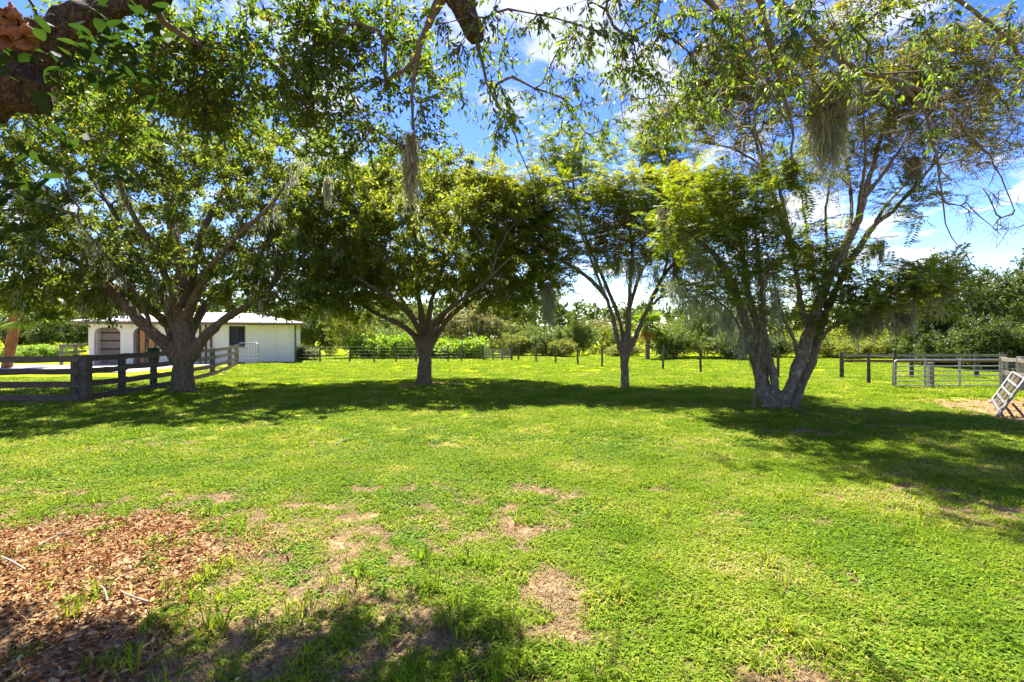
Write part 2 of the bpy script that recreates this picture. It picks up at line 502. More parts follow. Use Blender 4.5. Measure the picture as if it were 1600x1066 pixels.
stain_walls(M['stucco'])
M['roof'] = plain_mat('roof', (0.42, 0.41, 0.41), (0.58, 0.57, 0.57), 1.6, 0.4, 0.1, 0.4, 0.05)
M['fascia'] = plain_mat('fascia', (0.14, 0.10, 0.075), (0.22, 0.17, 0.13), 6, 0.8, 0, 0.2, 0.2)
M['shutter'] = plain_mat('shutter', (0.25, 0.205, 0.175), (0.36, 0.31, 0.27), 3, 0.75, 0, 0.25, 0.15, 6, (1, 1, 6))
M['rail_red'] = plain_mat('rail_red', (0.06, 0.022, 0.014), (0.13, 0.045, 0.026), 6, 0.7, 0, 0.3, 0.2)
M['concrete'] = plain_mat('concrete', (0.24, 0.22, 0.20), (0.34, 0.315, 0.29), 1.6, 0.9, 0, 0.2, 0.15, 9)
M['green_plastic'] = plain_mat('green_plastic', (0.008, 0.05, 0.03), (0.014, 0.07, 0.042), 5, 0.4, 0, 0.4, 0.05)
M['dark_frame'] = plain_mat('dark_frame', (0.05, 0.045, 0.04), (0.09, 0.08, 0.07), 6, 0.6, 0, 0.3, 0.1)
M['pane'] = plain_mat('pane', (0.035, 0.045, 0.05), (0.07, 0.085, 0.09), 1.5, 0.12, 0, 0.6, 0.02)
M['palm_boot'] = plain_mat('palm_boot', (0.16, 0.06, 0.022), (0.33, 0.15, 0.06), 12, 0.85, 0, 0.2, 0.5)
M['twig'] = plain_mat('twig', (0.16, 0.12, 0.085), (0.36, 0.30, 0.23), 20, 0.85, 0, 0.2, 0.3)


def ground_mat():
    m, t, L = mat_new('lawn_ground')
    out = N(t, 'ShaderNodeOutputMaterial')
    tc = N(t, 'ShaderNodeTexCoord')
    at = N(t, 'ShaderNodeAttribute', attribute_name='bare')
    big = N(t, 'ShaderNodeTexNoise', inp={'Scale': 0.35, 'Detail': 6, 'Roughness': 0.6})
    med = N(t, 'ShaderNodeTexNoise', inp={'Scale': 6.0, 'Detail': 8, 'Roughness': 0.7})
    fin = N(t, 'ShaderNodeTexNoise', inp={'Scale': 75.0, 'Detail': 7, 'Roughness': 0.8})
    for n in (big, med, fin):
        L(tc.outputs['Object'], n.inputs['Vector'])
    g = ramp(t, [(0.32, (0.095, 0.14, 0.005)), (0.5, (0.245, 0.315, 0.008)), (0.66, (0.41, 0.44, 0.018))])
    mixn = N(t, 'ShaderNodeMath', operation='ADD')
    h1 = N(t, 'ShaderNodeMath', operation='MULTIPLY', inp={1: 0.5}); h2 = N(t, 'ShaderNodeMath', operation='MULTIPLY', inp={1: 0.5})
    L(med.outputs['Fac'], h1.inputs[0]); L(fin.outputs['Fac'], h2.inputs[0])
    L(h1.outputs[0], mixn.inputs[0]); L(h2.outputs[0], mixn.inputs[1])
    L(mixn.outputs[0], g.inputs['Fac'])
    # dry straw-coloured patches with a shape of their own
    dry = ramp(t, [(0.52, 0.0), (0.70, 0.6)])
    L(big.outputs['Fac'], dry.inputs['Fac'])
    gm = N(t, 'ShaderNodeMix', data_type='RGBA')
    gm.inputs[7].default_value = (0.36, 0.29, 0.07, 1)
    L(dry.outputs[0], gm.inputs['Factor']); L(g.outputs[0], gm.inputs[6])
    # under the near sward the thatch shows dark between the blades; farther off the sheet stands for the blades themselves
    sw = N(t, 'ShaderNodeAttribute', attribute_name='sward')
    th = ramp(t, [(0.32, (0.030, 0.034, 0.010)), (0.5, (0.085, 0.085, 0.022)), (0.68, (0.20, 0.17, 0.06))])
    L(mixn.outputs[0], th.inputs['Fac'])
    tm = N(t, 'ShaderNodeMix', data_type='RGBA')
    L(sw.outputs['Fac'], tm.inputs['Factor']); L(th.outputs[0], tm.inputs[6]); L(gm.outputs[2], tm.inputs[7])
    soil = ramp(t, [(0.36, (0.06, 0.034, 0.016)), (0.48, (0.19, 0.118, 0.058)), (0.62, (0.40, 0.29, 0.165))])
    L(mixn.outputs[0], soil.inputs['Fac'])
    bm = N(t, 'ShaderNodeMix', data_type='RGBA')
    L(at.outputs['Fac'], bm.inputs['Factor']); L(tm.outputs[2], bm.inputs[6]); L(soil.outputs[0], bm.inputs[7])
    pr = N(t, 'ShaderNodeBsdfPrincipled', inp={'Roughness': 1.0, 'Specular IOR Level': 0.0})
    L(bm.outputs[2], pr.inputs['Base Color'])
    bp = N(t, 'ShaderNodeBump', inp={'Strength': 0.7, 'Distance': 0.03})
    L(mixn.outputs[0], bp.inputs['Height']); L(bp.outputs[0], pr.inputs['Normal'])
    L(pr.outputs[0], out.inputs['Surface'])
    return m


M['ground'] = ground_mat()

# ---------------------------------------------------------------- ground
TREE1 = (-9.8, 15.2); TREE2 = (-3.07, 17.8); TREE3 = (3.65, 16.6); TREE4 = (5.95, 11.6)
FENCE_L = [(-18.0, 12.6), (-10.85, 12.9), (-11.05, 14.5), (-11.2, 16.0), (-11.75, 18.6), (-12.7, 21.7), (-15.0, 27.2), (-16.7, 31.0)]


def seg_dist(x, y, pts):
    d = np.full(np.shape(x), 1e9)
    for (ax, ay), (bx, by) in zip(pts[:-1], pts[1:]):
        vx, vy = bx - ax, by - ay
        t = np.clip(((x - ax) * vx + (y - ay) * vy) / (vx * vx + vy * vy), 0, 1)
        d = np.minimum(d, np.hypot(x - ax - t * vx, y - ay - t * vy))
    return d


def litter_density(x, y):
    """0..1: how thickly fallen leaves cover the ground."""
    x = np.asarray(x, float); y = np.asarray(y, float)
    w = (fbm(x * 1.3, y * 1.3, 21, 4) - 0.5)
    e = -1.35 - 0.55 * (y - 2.5)                      # right edge of the litter under the near oak
    a = np.clip((e + w * 2.6 - x) / 0.9 + 0.35, 0, 1) * np.clip((4.95 + w * 1.4 - y) / 0.7, 0, 1)
    b = np.clip(1 - seg_dist(x, y, FENCE_L[1:]) / 0.75 + w * 1.0, 0, 1) * 0.8
    b2 = np.clip(1 - seg_dist(x, y, FENCE_L[:2]) / 0.55 + w * 1.0, 0, 1) * 0.8
    c = np.clip(1.15 - np.hypot((x - TREE1[0]) / 1.6, (y - TREE1[1] + 0.2) / 1.0) + w * 1.2, 0, 1)
    d = np.clip(1.5 - np.hypot((x - TREE2[0] - 0.1) / 1.25, (y - TREE2[1] + 0.3) / 0.85) + w * 1.2, 0, 1)
    d = np.maximum(d, np.clip(1.3 - np.hypot((x - TREE3[0]) / .45, (y - TREE3[1] + .1) / .4) + w, 0, 1))
    f = np.clip(1.0 - np.hypot((x - TREE4[0] - .2) / 1.0, (y - TREE4[1] + 0.1) / 0.55) + w * 1.2, 0, 1) * 0.9
    g = np.clip((x - (8.9 + 0.19 * np.abs(y - 8.5)) + w * 1.4) / 0.6, 0, 1) * np.clip((y - 6.6) / 0.6, 0, 1) * np.clip((13.8 - y) / 1.0, 0, 1)
    h = np.clip((x + 16.8) / 1.5, 0, 1) * np.clip((-12.0 + w * 2 - 0.55 * (y - 20) - x) / 0.8, 0, 1) * np.clip((y - 19) / 2, 0, 1) * np.clip((33 - y) / 1, 0, 1) * 0.7
    return np.clip(np.maximum.reduce([a, b, b2, c, d, f, g, h]), 0, 1)


STREAK = [(-0.45, 5.0), (-0.2, 4.75), (-0.02, 4.3), (0.10, 3.8), (0.22, 3.4), (0.30, 3.0), (0.24, 2.75)]
SPOTS = [(0.45, 5.25, .42, .20), (-0.15, 5.2, .35, .16),
         (2.2, 4.5, .34, .20), (4.85, 8.75, .75, .28), (5.6, 8.2, .5, .2), (-0.75, 2.5, .26, .22), (-1.6, 3.95, .42, .20), (0.0, 6.5, .25, .15), (1.55, 5.45, .22, .12), (-1.25, 3.25, .4, .3),
         (-0.9, 4.1, .35, .18), (-2.1, 4.9, .6, .2), (-3.0, 5.2, .7, .2), (-4.6, 5.3, .5, .15), (-1.4, 5.5, .4, .12), (2.9, 2.45, .3, .2), (1.4, 2.35, .25, .15), (6.8, 9.3, .5, .2), (-5.0, 7.8, .5, .1),
         (2.6, 6.9, .3, .12), (-0.55, 2.95, .3, .25)]


def bare(x, y):
    """0 = grass, 1 = bare soil, thatch and leaves."""
    x = np.asarray(x, float); y = np.asarray(y, float)
    w = fbm(x * 3.1, y * 3.1, 5, 4) - 0.5
    b = np.zeros(np.shape(x))
    for sx, sy, rx, ry in SPOTS:
        b = np.maximum(b, np.clip(1.15 - np.hypot((x - sx) / rx, (y - sy) / ry) * .85 + w * 2.6, 0, 1))
    b = np.maximum(b, np.clip(1.0 - seg_dist(x, y, STREAK) / .26 + w * 2.2, 0, 1))
    patch = np.clip((fbm(x * 0.9, y * 0.9, 33, 4) - 0.60) * 6, 0, 0.55) * np.clip((9 - y) / 3, 0, 1)
    left = np.clip((0.9 - x) / 3.0, 0, 0.62) * np.clip((5.8 - y) / 1.5, 0, 1) + np.clip(w * 1.4, 0, 0.4) * np.clip((5.8 - y) / 1.5, 0, 1) * np.clip((0.2 - x) / 1.5, 0, 1)
    return np.clip(np.maximum.reduce([b, patch, left, litter_density(x, y) * 1.05]), 0, 1)


def axis(lo, hi, c0, c1, step, grow):
    v = list(np.arange(c0, c1 + 1e-6, step))
    s = step
    while v[-1] < hi:
        s *= grow; v.append(min(v[-1] + s, hi))
    s = step; u = [c0]
    while u[-1] > lo:
        s *= grow; u.append(max(u[-1] - s, lo))
    return np.array(u[:0:-1] + v)


def build_ground():
    xs = axis(-2500, 2500, -6.0, 7.0, 0.095, 1.085)
    ys = axis(-60, 4500, 2.0, 7.5, 0.09, 1.08)
    X, Y = np.meshgrid(xs, ys)
    Z = gh(X, Y)
    V = np.stack([X, Y, Z], -1).reshape(-1, 3)
    nx, ny = len(xs), len(ys)
    i = np.arange(nx * ny).reshape(ny, nx)
    F = np.stack([i[:-1, :-1], i[:-1, 1:], i[1:, 1:], i[1:, :-1]], -1).reshape(-1, 4)
    b = bare(X.ravel(), Y.ravel())
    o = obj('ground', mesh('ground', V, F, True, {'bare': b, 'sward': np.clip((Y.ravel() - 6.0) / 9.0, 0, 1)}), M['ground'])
    tag(o, 'sunlit lawn with bare and leaf-strewn patches', None, None, 'structure')


build_ground()


# ---------------------------------------------------------------- scattering by point instances (grass)
def tuft(name, n, r, hmin, hmax, wid, lean, mat, broad=False):
    A = rng.uniform(0, 2 * math.pi, n); R = r * np.sqrt(rng.uniform(0, 1, n))
    B = np.stack([R * np.cos(A), R * np.sin(A), np.full(n, -0.006)], 1)
    Hh = rng.uniform(hmin, hmax, n)
    d = rdir(n) * np.array([1, 1, 0.0]); d = unit(d)
    side = np.stack([-d[:, 1], d[:, 0], np.zeros(n)], 1)
    le = rng.uniform(0.25, 1.0, n) * lean
    w = wid * rng.uniform(0.7, 1.3, n)
    p1 = B + np.stack([d[:, 0] * Hh * le * .35, d[:, 1] * Hh * le * .35, Hh * 0.62], 1)
    p2 = B + np.stack([d[:, 0] * Hh * le, d[:, 1] * Hh * le, Hh * (1.0 - 0.45 * le)], 1)
    m = 0.62 if broad else 0.42
    V = np.stack([B - side * w[:, None] * .35, B + side * w[:, None] * .35, p1 + side * w[:, None] * m, p1 - side * w[:, None] * m, p2], 1).reshape(-1, 3)
    o = np.arange(n)[:, None] * 5
    me = mesh(name, V, [o + np.array([[0, 1, 2, 3]]), o + np.array([[3, 2, 4]])])
    me.materials.append(mat)
    return me


def scatter(name, pts, scl, rot, idx, sources, label, cat):
    """One object whose points carry small copies of the source tufts."""
    c = bpy.data.collections.new(name + '_source')
    for i, me in enumerate(sources):
        so = bpy.data.objects.new('%s_source_%02d' % (name, i), me)
        c.objects.link(so)
    me = bpy.data.meshes.new(name)
    me.vertices.add(len(pts))
    me.vertices.foreach_set('co', np.ascontiguousarray(pts, np.float32).ravel())
    for k, v, ty in (('scl', scl, 'FLOAT'), ('rotz', rot, 'FLOAT'), ('idx', idx, 'INT')):
        a = me.attributes.new(k, ty, 'POINT')
        a.data.foreach_set('value', np.ascontiguousarray(v, np.float32 if ty == 'FLOAT' else np.int32))
    o = bpy.data.objects.new(name, me)
    COL.objects.link(o)
    ng = bpy.data.node_groups.new(name + '_nodes', 'GeometryNodeTree')
    ng.interface.new_socket('Geometry', in_out='INPUT', socket_type='NodeSocketGeometry')
    ng.interface.new_socket('Geometry', in_out='OUTPUT', socket_type='NodeSocketGeometry')
    L = ng.links.new
    gi = ng.nodes.new('NodeGroupInput'); go = ng.nodes.new('NodeGroupOutput')
    ci = ng.nodes.new('GeometryNodeCollectionInfo')
    ci.inputs['Collection'].default_value = c
    ci.inputs['Separate Children'].default_value = True
    ci.inputs['Reset Children'].default_value = True
    ip = ng.nodes.new('GeometryNodeInstanceOnPoints')
    ip.inputs['Pick Instance'].default_value = True

    def na(nm, ty):
        n = ng.nodes.new('GeometryNodeInputNamedAttribute'); n.data_type = ty
        n.inputs['Name'].default_value = nm
        return n.outputs['Attribute']
    cx = ng.nodes.new('ShaderNodeCombineXYZ')
    L(na('rotz', 'FLOAT'), cx.inputs['Z'])
    L(gi.outputs[0], ip.inputs['Points']); L(ci.outputs[0], ip.inputs['Instance'])
    L(na('idx', 'INT'), ip.inputs['Instance Index'])
    L(cx.outputs[0], ip.inputs['Rotation']); L(na('scl', 'FLOAT'), ip.inputs['Scale'])
    L(ip.outputs[0], go.inputs[0])
    md = o.modifiers.new('scatter', 'NODES'); md.node_group = ng
    tag(o, label, cat, None, 'stuff')
    return o


def sample_ground(y0, y1, dens, pad=1.06):
    """Random points on the ground in a wedge a little wider than the view."""
    area = pad * (y1 * y1 - y0 * y0) + 0.8 * (y1 - y0)
    n = int(area * dens)
    y = np.sqrt(rng.uniform(y0 * y0, y1 * y1, n))
    x = rng.uniform(-1, 1, n) * (y * pad + 0.4)
    return x, y


def build_grass():
    src = [tuft('tuft_short_a', 60, 0.080, 0.020, 0.050, 0.0062, 1.7, M['grass'], True),
           tuft('tuft_short_b', 60, 0.080, 0.016, 0.040, 0.0072, 1.9, M['grass'], True),
           tuft('tuft_mid', 40, 0.07, 0.035, 0.075, 0.006, 1.35, M['grass']),
           tuft('tuft_tall', 22, 0.05, 0.06, 0.14, 0.006, 1.15, M['grass']),
           tuft('tuft_dry', 46, 0.095, 0.008, 0.03, 0.005, 2.6, M['grass_dry']),
           tuft('tuft_weed', 40, 0.07, 0.018, 0.042, 0.012, 2.2, M['weed'], True),
           tuft('tuft_far', 60, 0.16, 0.03, 0.07, 0.014, 1.0, M['grass'], True)]
    X = []; Y = []; S = []; I = []
    for y0, y1, dens, sc_, far in ((1.9, 4.2, 330, 1.0, 0), (4.2, 7.5, 210, 1.12, 0), (7.5, 13, 90, 1.35, 0), (13, 24, 32, 1.15, 1), (24, 44, 10, 1.5, 1)):
        x, y = sample_ground(y0, y1, dens)
        b = bare(x, y)
        keep = rng.uniform(0, 1, len(x)) > np.clip(b * 1.0 - 0.03, 0, 0.95)
        dr = (rng.uniform(0, 1, len(x)) < 0.85) & (~keep) & (litter_density(x, y) < 0.8)
        kind = rng.choice([0, 1, 2], len(x), p=[.42, .38, .20])
        tall = fbm(x * 2.2, y * 2.2, 51, 3)
        kind = np.where((tall > 0.70) & (y < 5) & (rng.uniform(0, 1, len(x)) < .35), 3, kind)
        kind = np.where((rng.uniform(0, 1, len(x)) < 0.07 + 0.25 * b + .22 * np.clip((fbm(x * 1.6, y * 1.6, 77, 3) - .5) * 4, 0, 1)), 4, kind)
        wd = fbm(x * 1.1 + 40, y * 1.1, 61, 3)
        kind = np.where((wd > 0.56) & (rng.uniform(0, 1, len(x)) < .4) & (kind != 4), 5, kind)
        if far: kind = np.where(kind == 4, 4, 6)
        kind = np.where(dr, 4, kind)
        sel = keep | dr
        s = sc_ * rng.uniform(0.7, 1.3, len(x)) * (0.85 + 0.3 * tall)
        X.append(x[sel]); Y.append(y[sel]); S.append(s[sel]); I.append(kind[sel])
    # tall weeds among the leaves at the left
    n = 26
    wx = rng.uniform(-2.6, -0.2, n); wy = rng.uniform(2.3, 3.7, n)
    X.append(wx); Y.append(wy); S.append(rng.uniform(1.0, 1.7, n)); I.append(np.full(n, 3))
    x = np.concatenate(X); y = np.concatenate(Y)
    # nothing grows on the concrete
    ok = ~((y > 20.8) & (x < -16.0)) | (y > 37)
    pts = np.stack([x, y, gh(x, y)], 1)[ok]
    s = np.concatenate(S)[ok]; i = np.concatenate(I)[ok]
    scatter('grass', pts, s, rng.uniform(0, 6.28, len(pts)), i, src, 'short bright green lawn grass with dry blades', 'grass')


build_grass()


def build_litter():
    C = []
    for x0, x1, y0, y1, dens in ((-5.2, 0.3, 2.0, 5.4, 2300), (-13, -8, 11.8, 17.5, 260), (-5.4, -0.6, 16.0, 19.2, 420), (4.5, 7.4, 10.6, 12.4, 260), (8.3, 14, 6.4, 14, 200), (-17, -11, 17.5, 33, 60), (-18, -10.5, 12, 13.4, 200)):
        n = int((x1 - x0) * (y1 - y0) * dens)
        x = rng.uniform(x0, x1, n); y = rng.uniform(y0, y1, n)
        k = rng.uniform(0, 1, n) < litter_density(x, y) ** 1.4
        C.append(np.stack([x[k], y[k]], 1))
    x, y = sample_ground(2.0, 7.0, 60)
    k = rng.uniform(0, 1, len(x)) < 0.03 + bare(x, y) * 0.9 * np.clip(.75 - x * .5, .12, 1)
    C.append(np.stack([x[k], y[k]], 1))
    x, y = sample_ground(7.0, 14.0, 3)
    C.append(np.stack([x, y], 1))
    C = np.concatenate(C)
    n = len(C)
    z = gh(C[:, 0], C[:, 1]) + rng.uniform(0.003, 0.022, n)
    p = np.stack([C[:, 0], C[:, 1], z], 1)
    ax = rdir(n); ax[:, 2] *= 0.28
    nr = rdir(n) * 0.75; nr[:, 2] += 1
    V, F = leaves(p, ax, unit(nr), np.where(rng.uniform(0, 1, n) < .5, rng.uniform(0.012, 0.03, n), rng.uniform(0.03, 0.068, n)), rng.uniform(0.007, 0.021, n), 0.3, True)
    tag(obj('leaf_litter', mesh('leaf_litter', V, F), M['litter']), 'brown fallen oak leaves under the near tree and along the fences', 'leaf litter', None, 'stuff')


build_litter()

# ---------------------------------------------------------------- trees
def catmull(pts, step=0.2):
    pts = np.asarray(pts, float)
    if len(pts) < 3:
        n = max(2, int(np.linalg.norm(pts[-1][:3] - pts[0][:3]) / step) + 1)
        return np.linspace(pts[0], pts[-1], n)
    ext = np.vstack([2 * pts[0] - pts[1], pts, 2 * pts[-1] - pts[-2]])
    out = []
    for i in range(1, len(ext) - 2):
        p0, p1, p2, p3 = ext[i - 1], ext[i], ext[i + 1], ext[i + 2]
        n = max(1, int(np.linalg.norm(p2[:3] - p1[:3]) / step))
        for k in range(n):
            t = k / n
            out.append(0.5 * (2 * p1 + (p2 - p0) * t + (2 * p0 - 5 * p1 + 4 * p2 - p3) * t * t + (3 * p1 - p0 - 3 * p2 + p3) * t ** 3))
    out.append(ext[-2])
    out = np.array(out)
    out[:, 3] = np.maximum(out[:, 3], 0.004)
    return out


def fuse(name, limbs, voxel, bumpamp, base=None, flare=0.0, smooth_it=4, freq=3.0):
    """Overlapping tapered limbs fused into one continuous wood surface with lumps."""
    mb = MB()
    for l in limbs:
        c = catmull(l, 0.12)
        c = c[:max(3, int((c[:, 3] > voxel * 1.25).sum()))]
        c[1:-1, :3] += rng.normal(0, 0.008, (len(c) - 2, 3))
        mb.tube(c[:, :3], c[:, 3], 12)
    if base is not None:                                     # root flare
        bx, by, br = base
        z0 = ghs(bx, by)
        for k in range(7):
            a = k * 2 * math.pi / 7 + rng.uniform(-.3, .3)
            L = br * rng.uniform(0.7, 1.1) * (1 + flare)
            pts = [(bx + math.cos(a) * br * .35, by + math.sin(a) * br * .35, z0 + br * 1.5), (bx + math.cos(a) * br * .8, by + math.sin(a) * br * .8, z0 + br * .45),
                   (bx + math.cos(a) * (br + L * .55), by + math.sin(a) * (br + L * .55), z0 + 0.0), (bx + math.cos(a) * (br + L), by + math.sin(a) * (br + L), z0 - .12)]
            mb.tube(catmull(np.c_[pts, [br * .5, br * .42, br * .26, br * .12]], .08)[:, :3], np.interp(np.linspace(0, 1, len(catmull(np.c_[pts, [0] * 4], .08))), [0, .35, .7, 1], [br * .5, br * .42, br * .24, br * .1]), 10)
    me = mb.mesh(name + '_raw')
    o = bpy.data.objects.new('tmp', me)
    COL.objects.link(o)
    r = o.modifiers.new('r', 'REMESH'); r.mode = 'VOXEL'; r.voxel_size = voxel; r.use_smooth_shade = True
    s = o.modifiers.new('s', 'SMOOTH'); s.iterations = smooth_it; s.factor = 0.5
    dg = bpy.context.evaluated_depsgraph_get()
    nm = bpy.data.meshes.new_from_object(o.evaluated_get(dg))
    bpy.data.objects.remove(o)
    bpy.data.meshes.remove(me)
    nm.name = name
    n = len(nm.vertices)
    co = np.empty(n * 3, np.float32); nm.vertices.foreach_get('co', co); co = co.reshape(-1, 3)
    no = np.empty(n * 3, np.float32); nm.vertices.foreach_get('normal', no); no = no.reshape(-1, 3)
    d = np.array([mnoise.fractal(Vector((c[0] * freq, c[1] * freq, c[2] * freq * .45)), 0.8, 2.1, 3) for c in co])
    d2 = np.array([mnoise.noise(Vector((c[0] * freq * 6, c[1] * freq * 6, c[2] * freq * 1.6))) for c in co])
    d = d - d.mean() - .25
    co = co + no * (d * bumpamp + d2 * bumpamp * 0.6)[:, None]
    nm.vertices.foreach_set('co', np.ascontiguousarray(co, np.float32).ravel())
    nm.polygons.foreach_set('use_smooth', np.ones(len(nm.polygons), bool))
    nm.update()
    return nm


class Skeleton:
    def __init__(self, limbs, taper=True):
        self.limbs = limbs; self.taper = taper
        pos = []; par = []; dirs = []
        for l in limbs:
            c = catmull(l, 0.25)
            k0 = len(pos)
            for i, p in enumerate(c):
                pos.append(p[:3]); par.append(-1)
                a = c[min(i + 1, len(c) - 1)][:3] - c[max(i - 1, 0)][:3]
                dirs.append(a / (np.linalg.norm(a) + 1e-9))
        self.nh = len(pos)
        cap = self.nh + 40000
        self.pos = np.zeros((cap, 3)); self.pos[:self.nh] = pos
        self.dir = np.zeros((cap, 3)); self.dir[:self.nh] = dirs
        self.par = np.full(cap, -1); self.cnt = np.zeros(cap)
        self.n = self.nh
        self.paths = []

    def grow(self, targets, minh=-9, curve=0.35, jit=0.05, seg=0.3, up=0.15, trunk_skip=None):
        ends = []
        d0 = np.array([np.min(np.sum((self.pos[:self.nh] - t) ** 2, 1)) for t in targets])
        for ti in np.argsort(d0):
            t = targets[ti]
            v = t - self.pos[:self.n]
            d = np.linalg.norm(v, axis=1) + 1e-6
            cosang = np.sum(v * self.dir[:self.n], 1) / d
            cost = d * (1.25 - 0.45 * cosang)
            cost = cost + np.where(self.pos[:self.n, 2] < minh, 50, 0)
            i = int(np.argmin(cost))
            dd = d[i]
            n = max(2, int(dd / seg) + 1)
            p0 = self.pos[i]; h = p0 + self.dir[i] * dd * curve + np.array([0, 0, up * dd])
            tt = np.linspace(0, 1, n + 1)[1:, None]
            pts = (1 - tt) ** 2 * p0 + 2 * tt * (1 - tt) * h + tt ** 2 * t
            if n > 2:
                pts[:-1] += rng.normal(0, jit * min(1, dd), (n - 1, 3))
            ids = [i]
            prev = i; pp = p0
            for p in pts:
                j = self.n; self.n += 1
                self.pos[j] = p; self.par[j] = prev
                q = p - pp; self.dir[j] = q / (np.linalg.norm(q) + 1e-9)
                prev = j; pp = p; ids.append(j)
            self.cnt[prev] += 1
            self.paths.append(ids)
            ends.append(prev)
        for j in range(self.n - 1, self.nh - 1, -1):
            if self.par[j] >= 0: self.cnt[self.par[j]] += self.cnt[j]
        return np.array(ends)

    def wood(self, name, r0=0.008, p=0.47, rmax=0.2, k=5, voxel=0.04):
        mb = MB()
        for l in self.limbs:                                  # slim ends of the hand-set limbs
            c = catmull(l, .12); i0 = int((c[:, 3] > voxel * 1.9).sum()); i0 = max(0, min(i0, len(c) - 2))
            c[1:-1, :3] += rng.normal(0, .006, (len(c) - 2, 3))
            if self.taper: mb.tube(c[i0:, :3], c[i0:, 3], 7)
        rad = np.minimum(r0 * np.maximum(self.cnt, 1) ** p, rmax)
        for ids in self.paths:
            r = rad[ids].copy(); r[0] = min(r[0], r[1] * 1.25); r[-1] *= 0.6
            V, F = tube_arr(self.pos[ids], r, k)
            mb.put(V, F)
        return mb


def ellipsoid_pts(n, c, r, shell=0.0, zmin=None):
    out = np.empty((0, 3))
    while len(out) < n:
        u = rdir(n) * (rng.uniform(shell ** 3, 1, n) ** (1 / 3))[:, None]
        p = np.array(c) + u * np.array(r)
        if zmin is not None: p = p[p[:, 2] > zmin]
        out = np.vstack([out, p])
    return out[:n]


def spread(pts, dmin):
    """Thin points so that none lie closer than dmin (leaves gaps between clumps)."""
    keep = []
    for p in pts:
        if not keep or np.min(np.sum((np.array(keep) - p) ** 2, 1)) > dmin * dmin: keep.append(p)
    return np.array(keep)


def simple_leaf_crown(mb_wood, C, D, n_tw, n_lf, tl, L, W, fine=False, up=0.25, droop=0.1, spreadk=1.0, flat=0.75, twig_r=0.004, stray=0.03):
    """Leafy twigs round every clump centre C (D: growth direction)."""
    m = len(C)
    A = np.repeat(C, n_tw, 0); D2 = np.repeat(D, n_tw, 0)
    d = unit(D2 * 0.55 + rdir(len(A)) * spreadk + np.array([0, 0, up]))
    d[:, 2] *= flat; d = unit(d)
    ln = rng.uniform(tl * 0.5, tl, len(A))
    B = A + d * ln[:, None]
    if mb_wood is not None:
        mb_wood.put(*sticks(A, B, twig_r, twig_r * 0.5, 3))
    T = np.repeat(np.arange(len(A)), n_lf)
    t = rng.uniform(0.12, 1.0, len(T))
    p = A[T] + (B - A)[T] * t[:, None] + rng.normal(0, stray * tl / 0.45, (len(T), 3))
    ax = unit(d[T] * 0.55 + rdir(len(T)) * 0.8 + np.array([0, 0, -droop]))
    nr = unit(rdir(len(T)) * 0.7 + np.array([0, 0, 0.75]))
    return leaves(p, ax, nr, rng.uniform(L * .7, L * 1.2, len(T)), rng.uniform(W * .75, W * 1.2, len(T)), 0.12, fine)


def fronds(A, D, L, pairs, pl, pw, droop=0.5):
    """Feathery compound leaves: a curved stalk with leaflets on both sides. Returns leaflet V,F and stalk V,F."""
    n = len(A)
    D = unit(D); L = np.broadcast_to(L, (n,))
    side = unit(np.cross(D, np.array([0, 0, 1.0]) + rng.normal(0, .15, (n, 3))))
    Ps = []; AX = []; NR = []; LL = []; WW = []
    for k in range(pairs):
        t = 0.16 + 0.84 * k / (pairs - 1)
        p = A + D * (L * t)[:, None] + np.array([0, 0, -1.0]) * (L * droop * t * t)[:, None]
        tang = unit(D + np.array([0, 0, -2.0 * droop * t]))
        nr = unit(np.cross(side, tang))
        sz = math.sin(math.pi * (0.15 + 0.72 * t)) ** 0.7
        for s in (-1, 1):
            Ps.append(p); AX.append(unit(side * s + tang * 0.45 + nr * rng.normal(-0.1, .18, (n, 1)))); NR.append(unit(nr + rng.normal(0, .2, (n, 3))))
            LL.append(L * pl * sz * rng.uniform(.85, 1.1, n)); WW.append(L * pw * rng.uniform(.8, 1.2, n))
    lv = leaves(np.concatenate(Ps), np.concatenate(AX), np.concatenate(NR), np.concatenate(LL), np.concatenate(WW), 0.05)
    tip = A + D * (L * .6)[:, None] + np.array([0, 0, -1.0]) * (L * droop * .36)[:, None]
    st = sticks(A, tip, 0.004, 0.002, 3)
    return lv, st


def feather_crown(C, D, nf, L, pairs=9, pl=0.30, pw=0.075, up=0.35, droop=0.35, off=0.25):
    A = np.repeat(C, nf, 0) + rng.normal(0, off, (len(C) * nf, 3)) * np.array([1, 1, .7])
    D2 = np.repeat(D, nf, 0)
    d = unit(D2 * 0.4 + rdir(len(A)) * np.array([1, 1, .45]) + np.array([0, 0, up]))
    return fronds(A, d, rng.uniform(L * .65, L * 1.15, len(A)), pairs, pl, pw, droop)


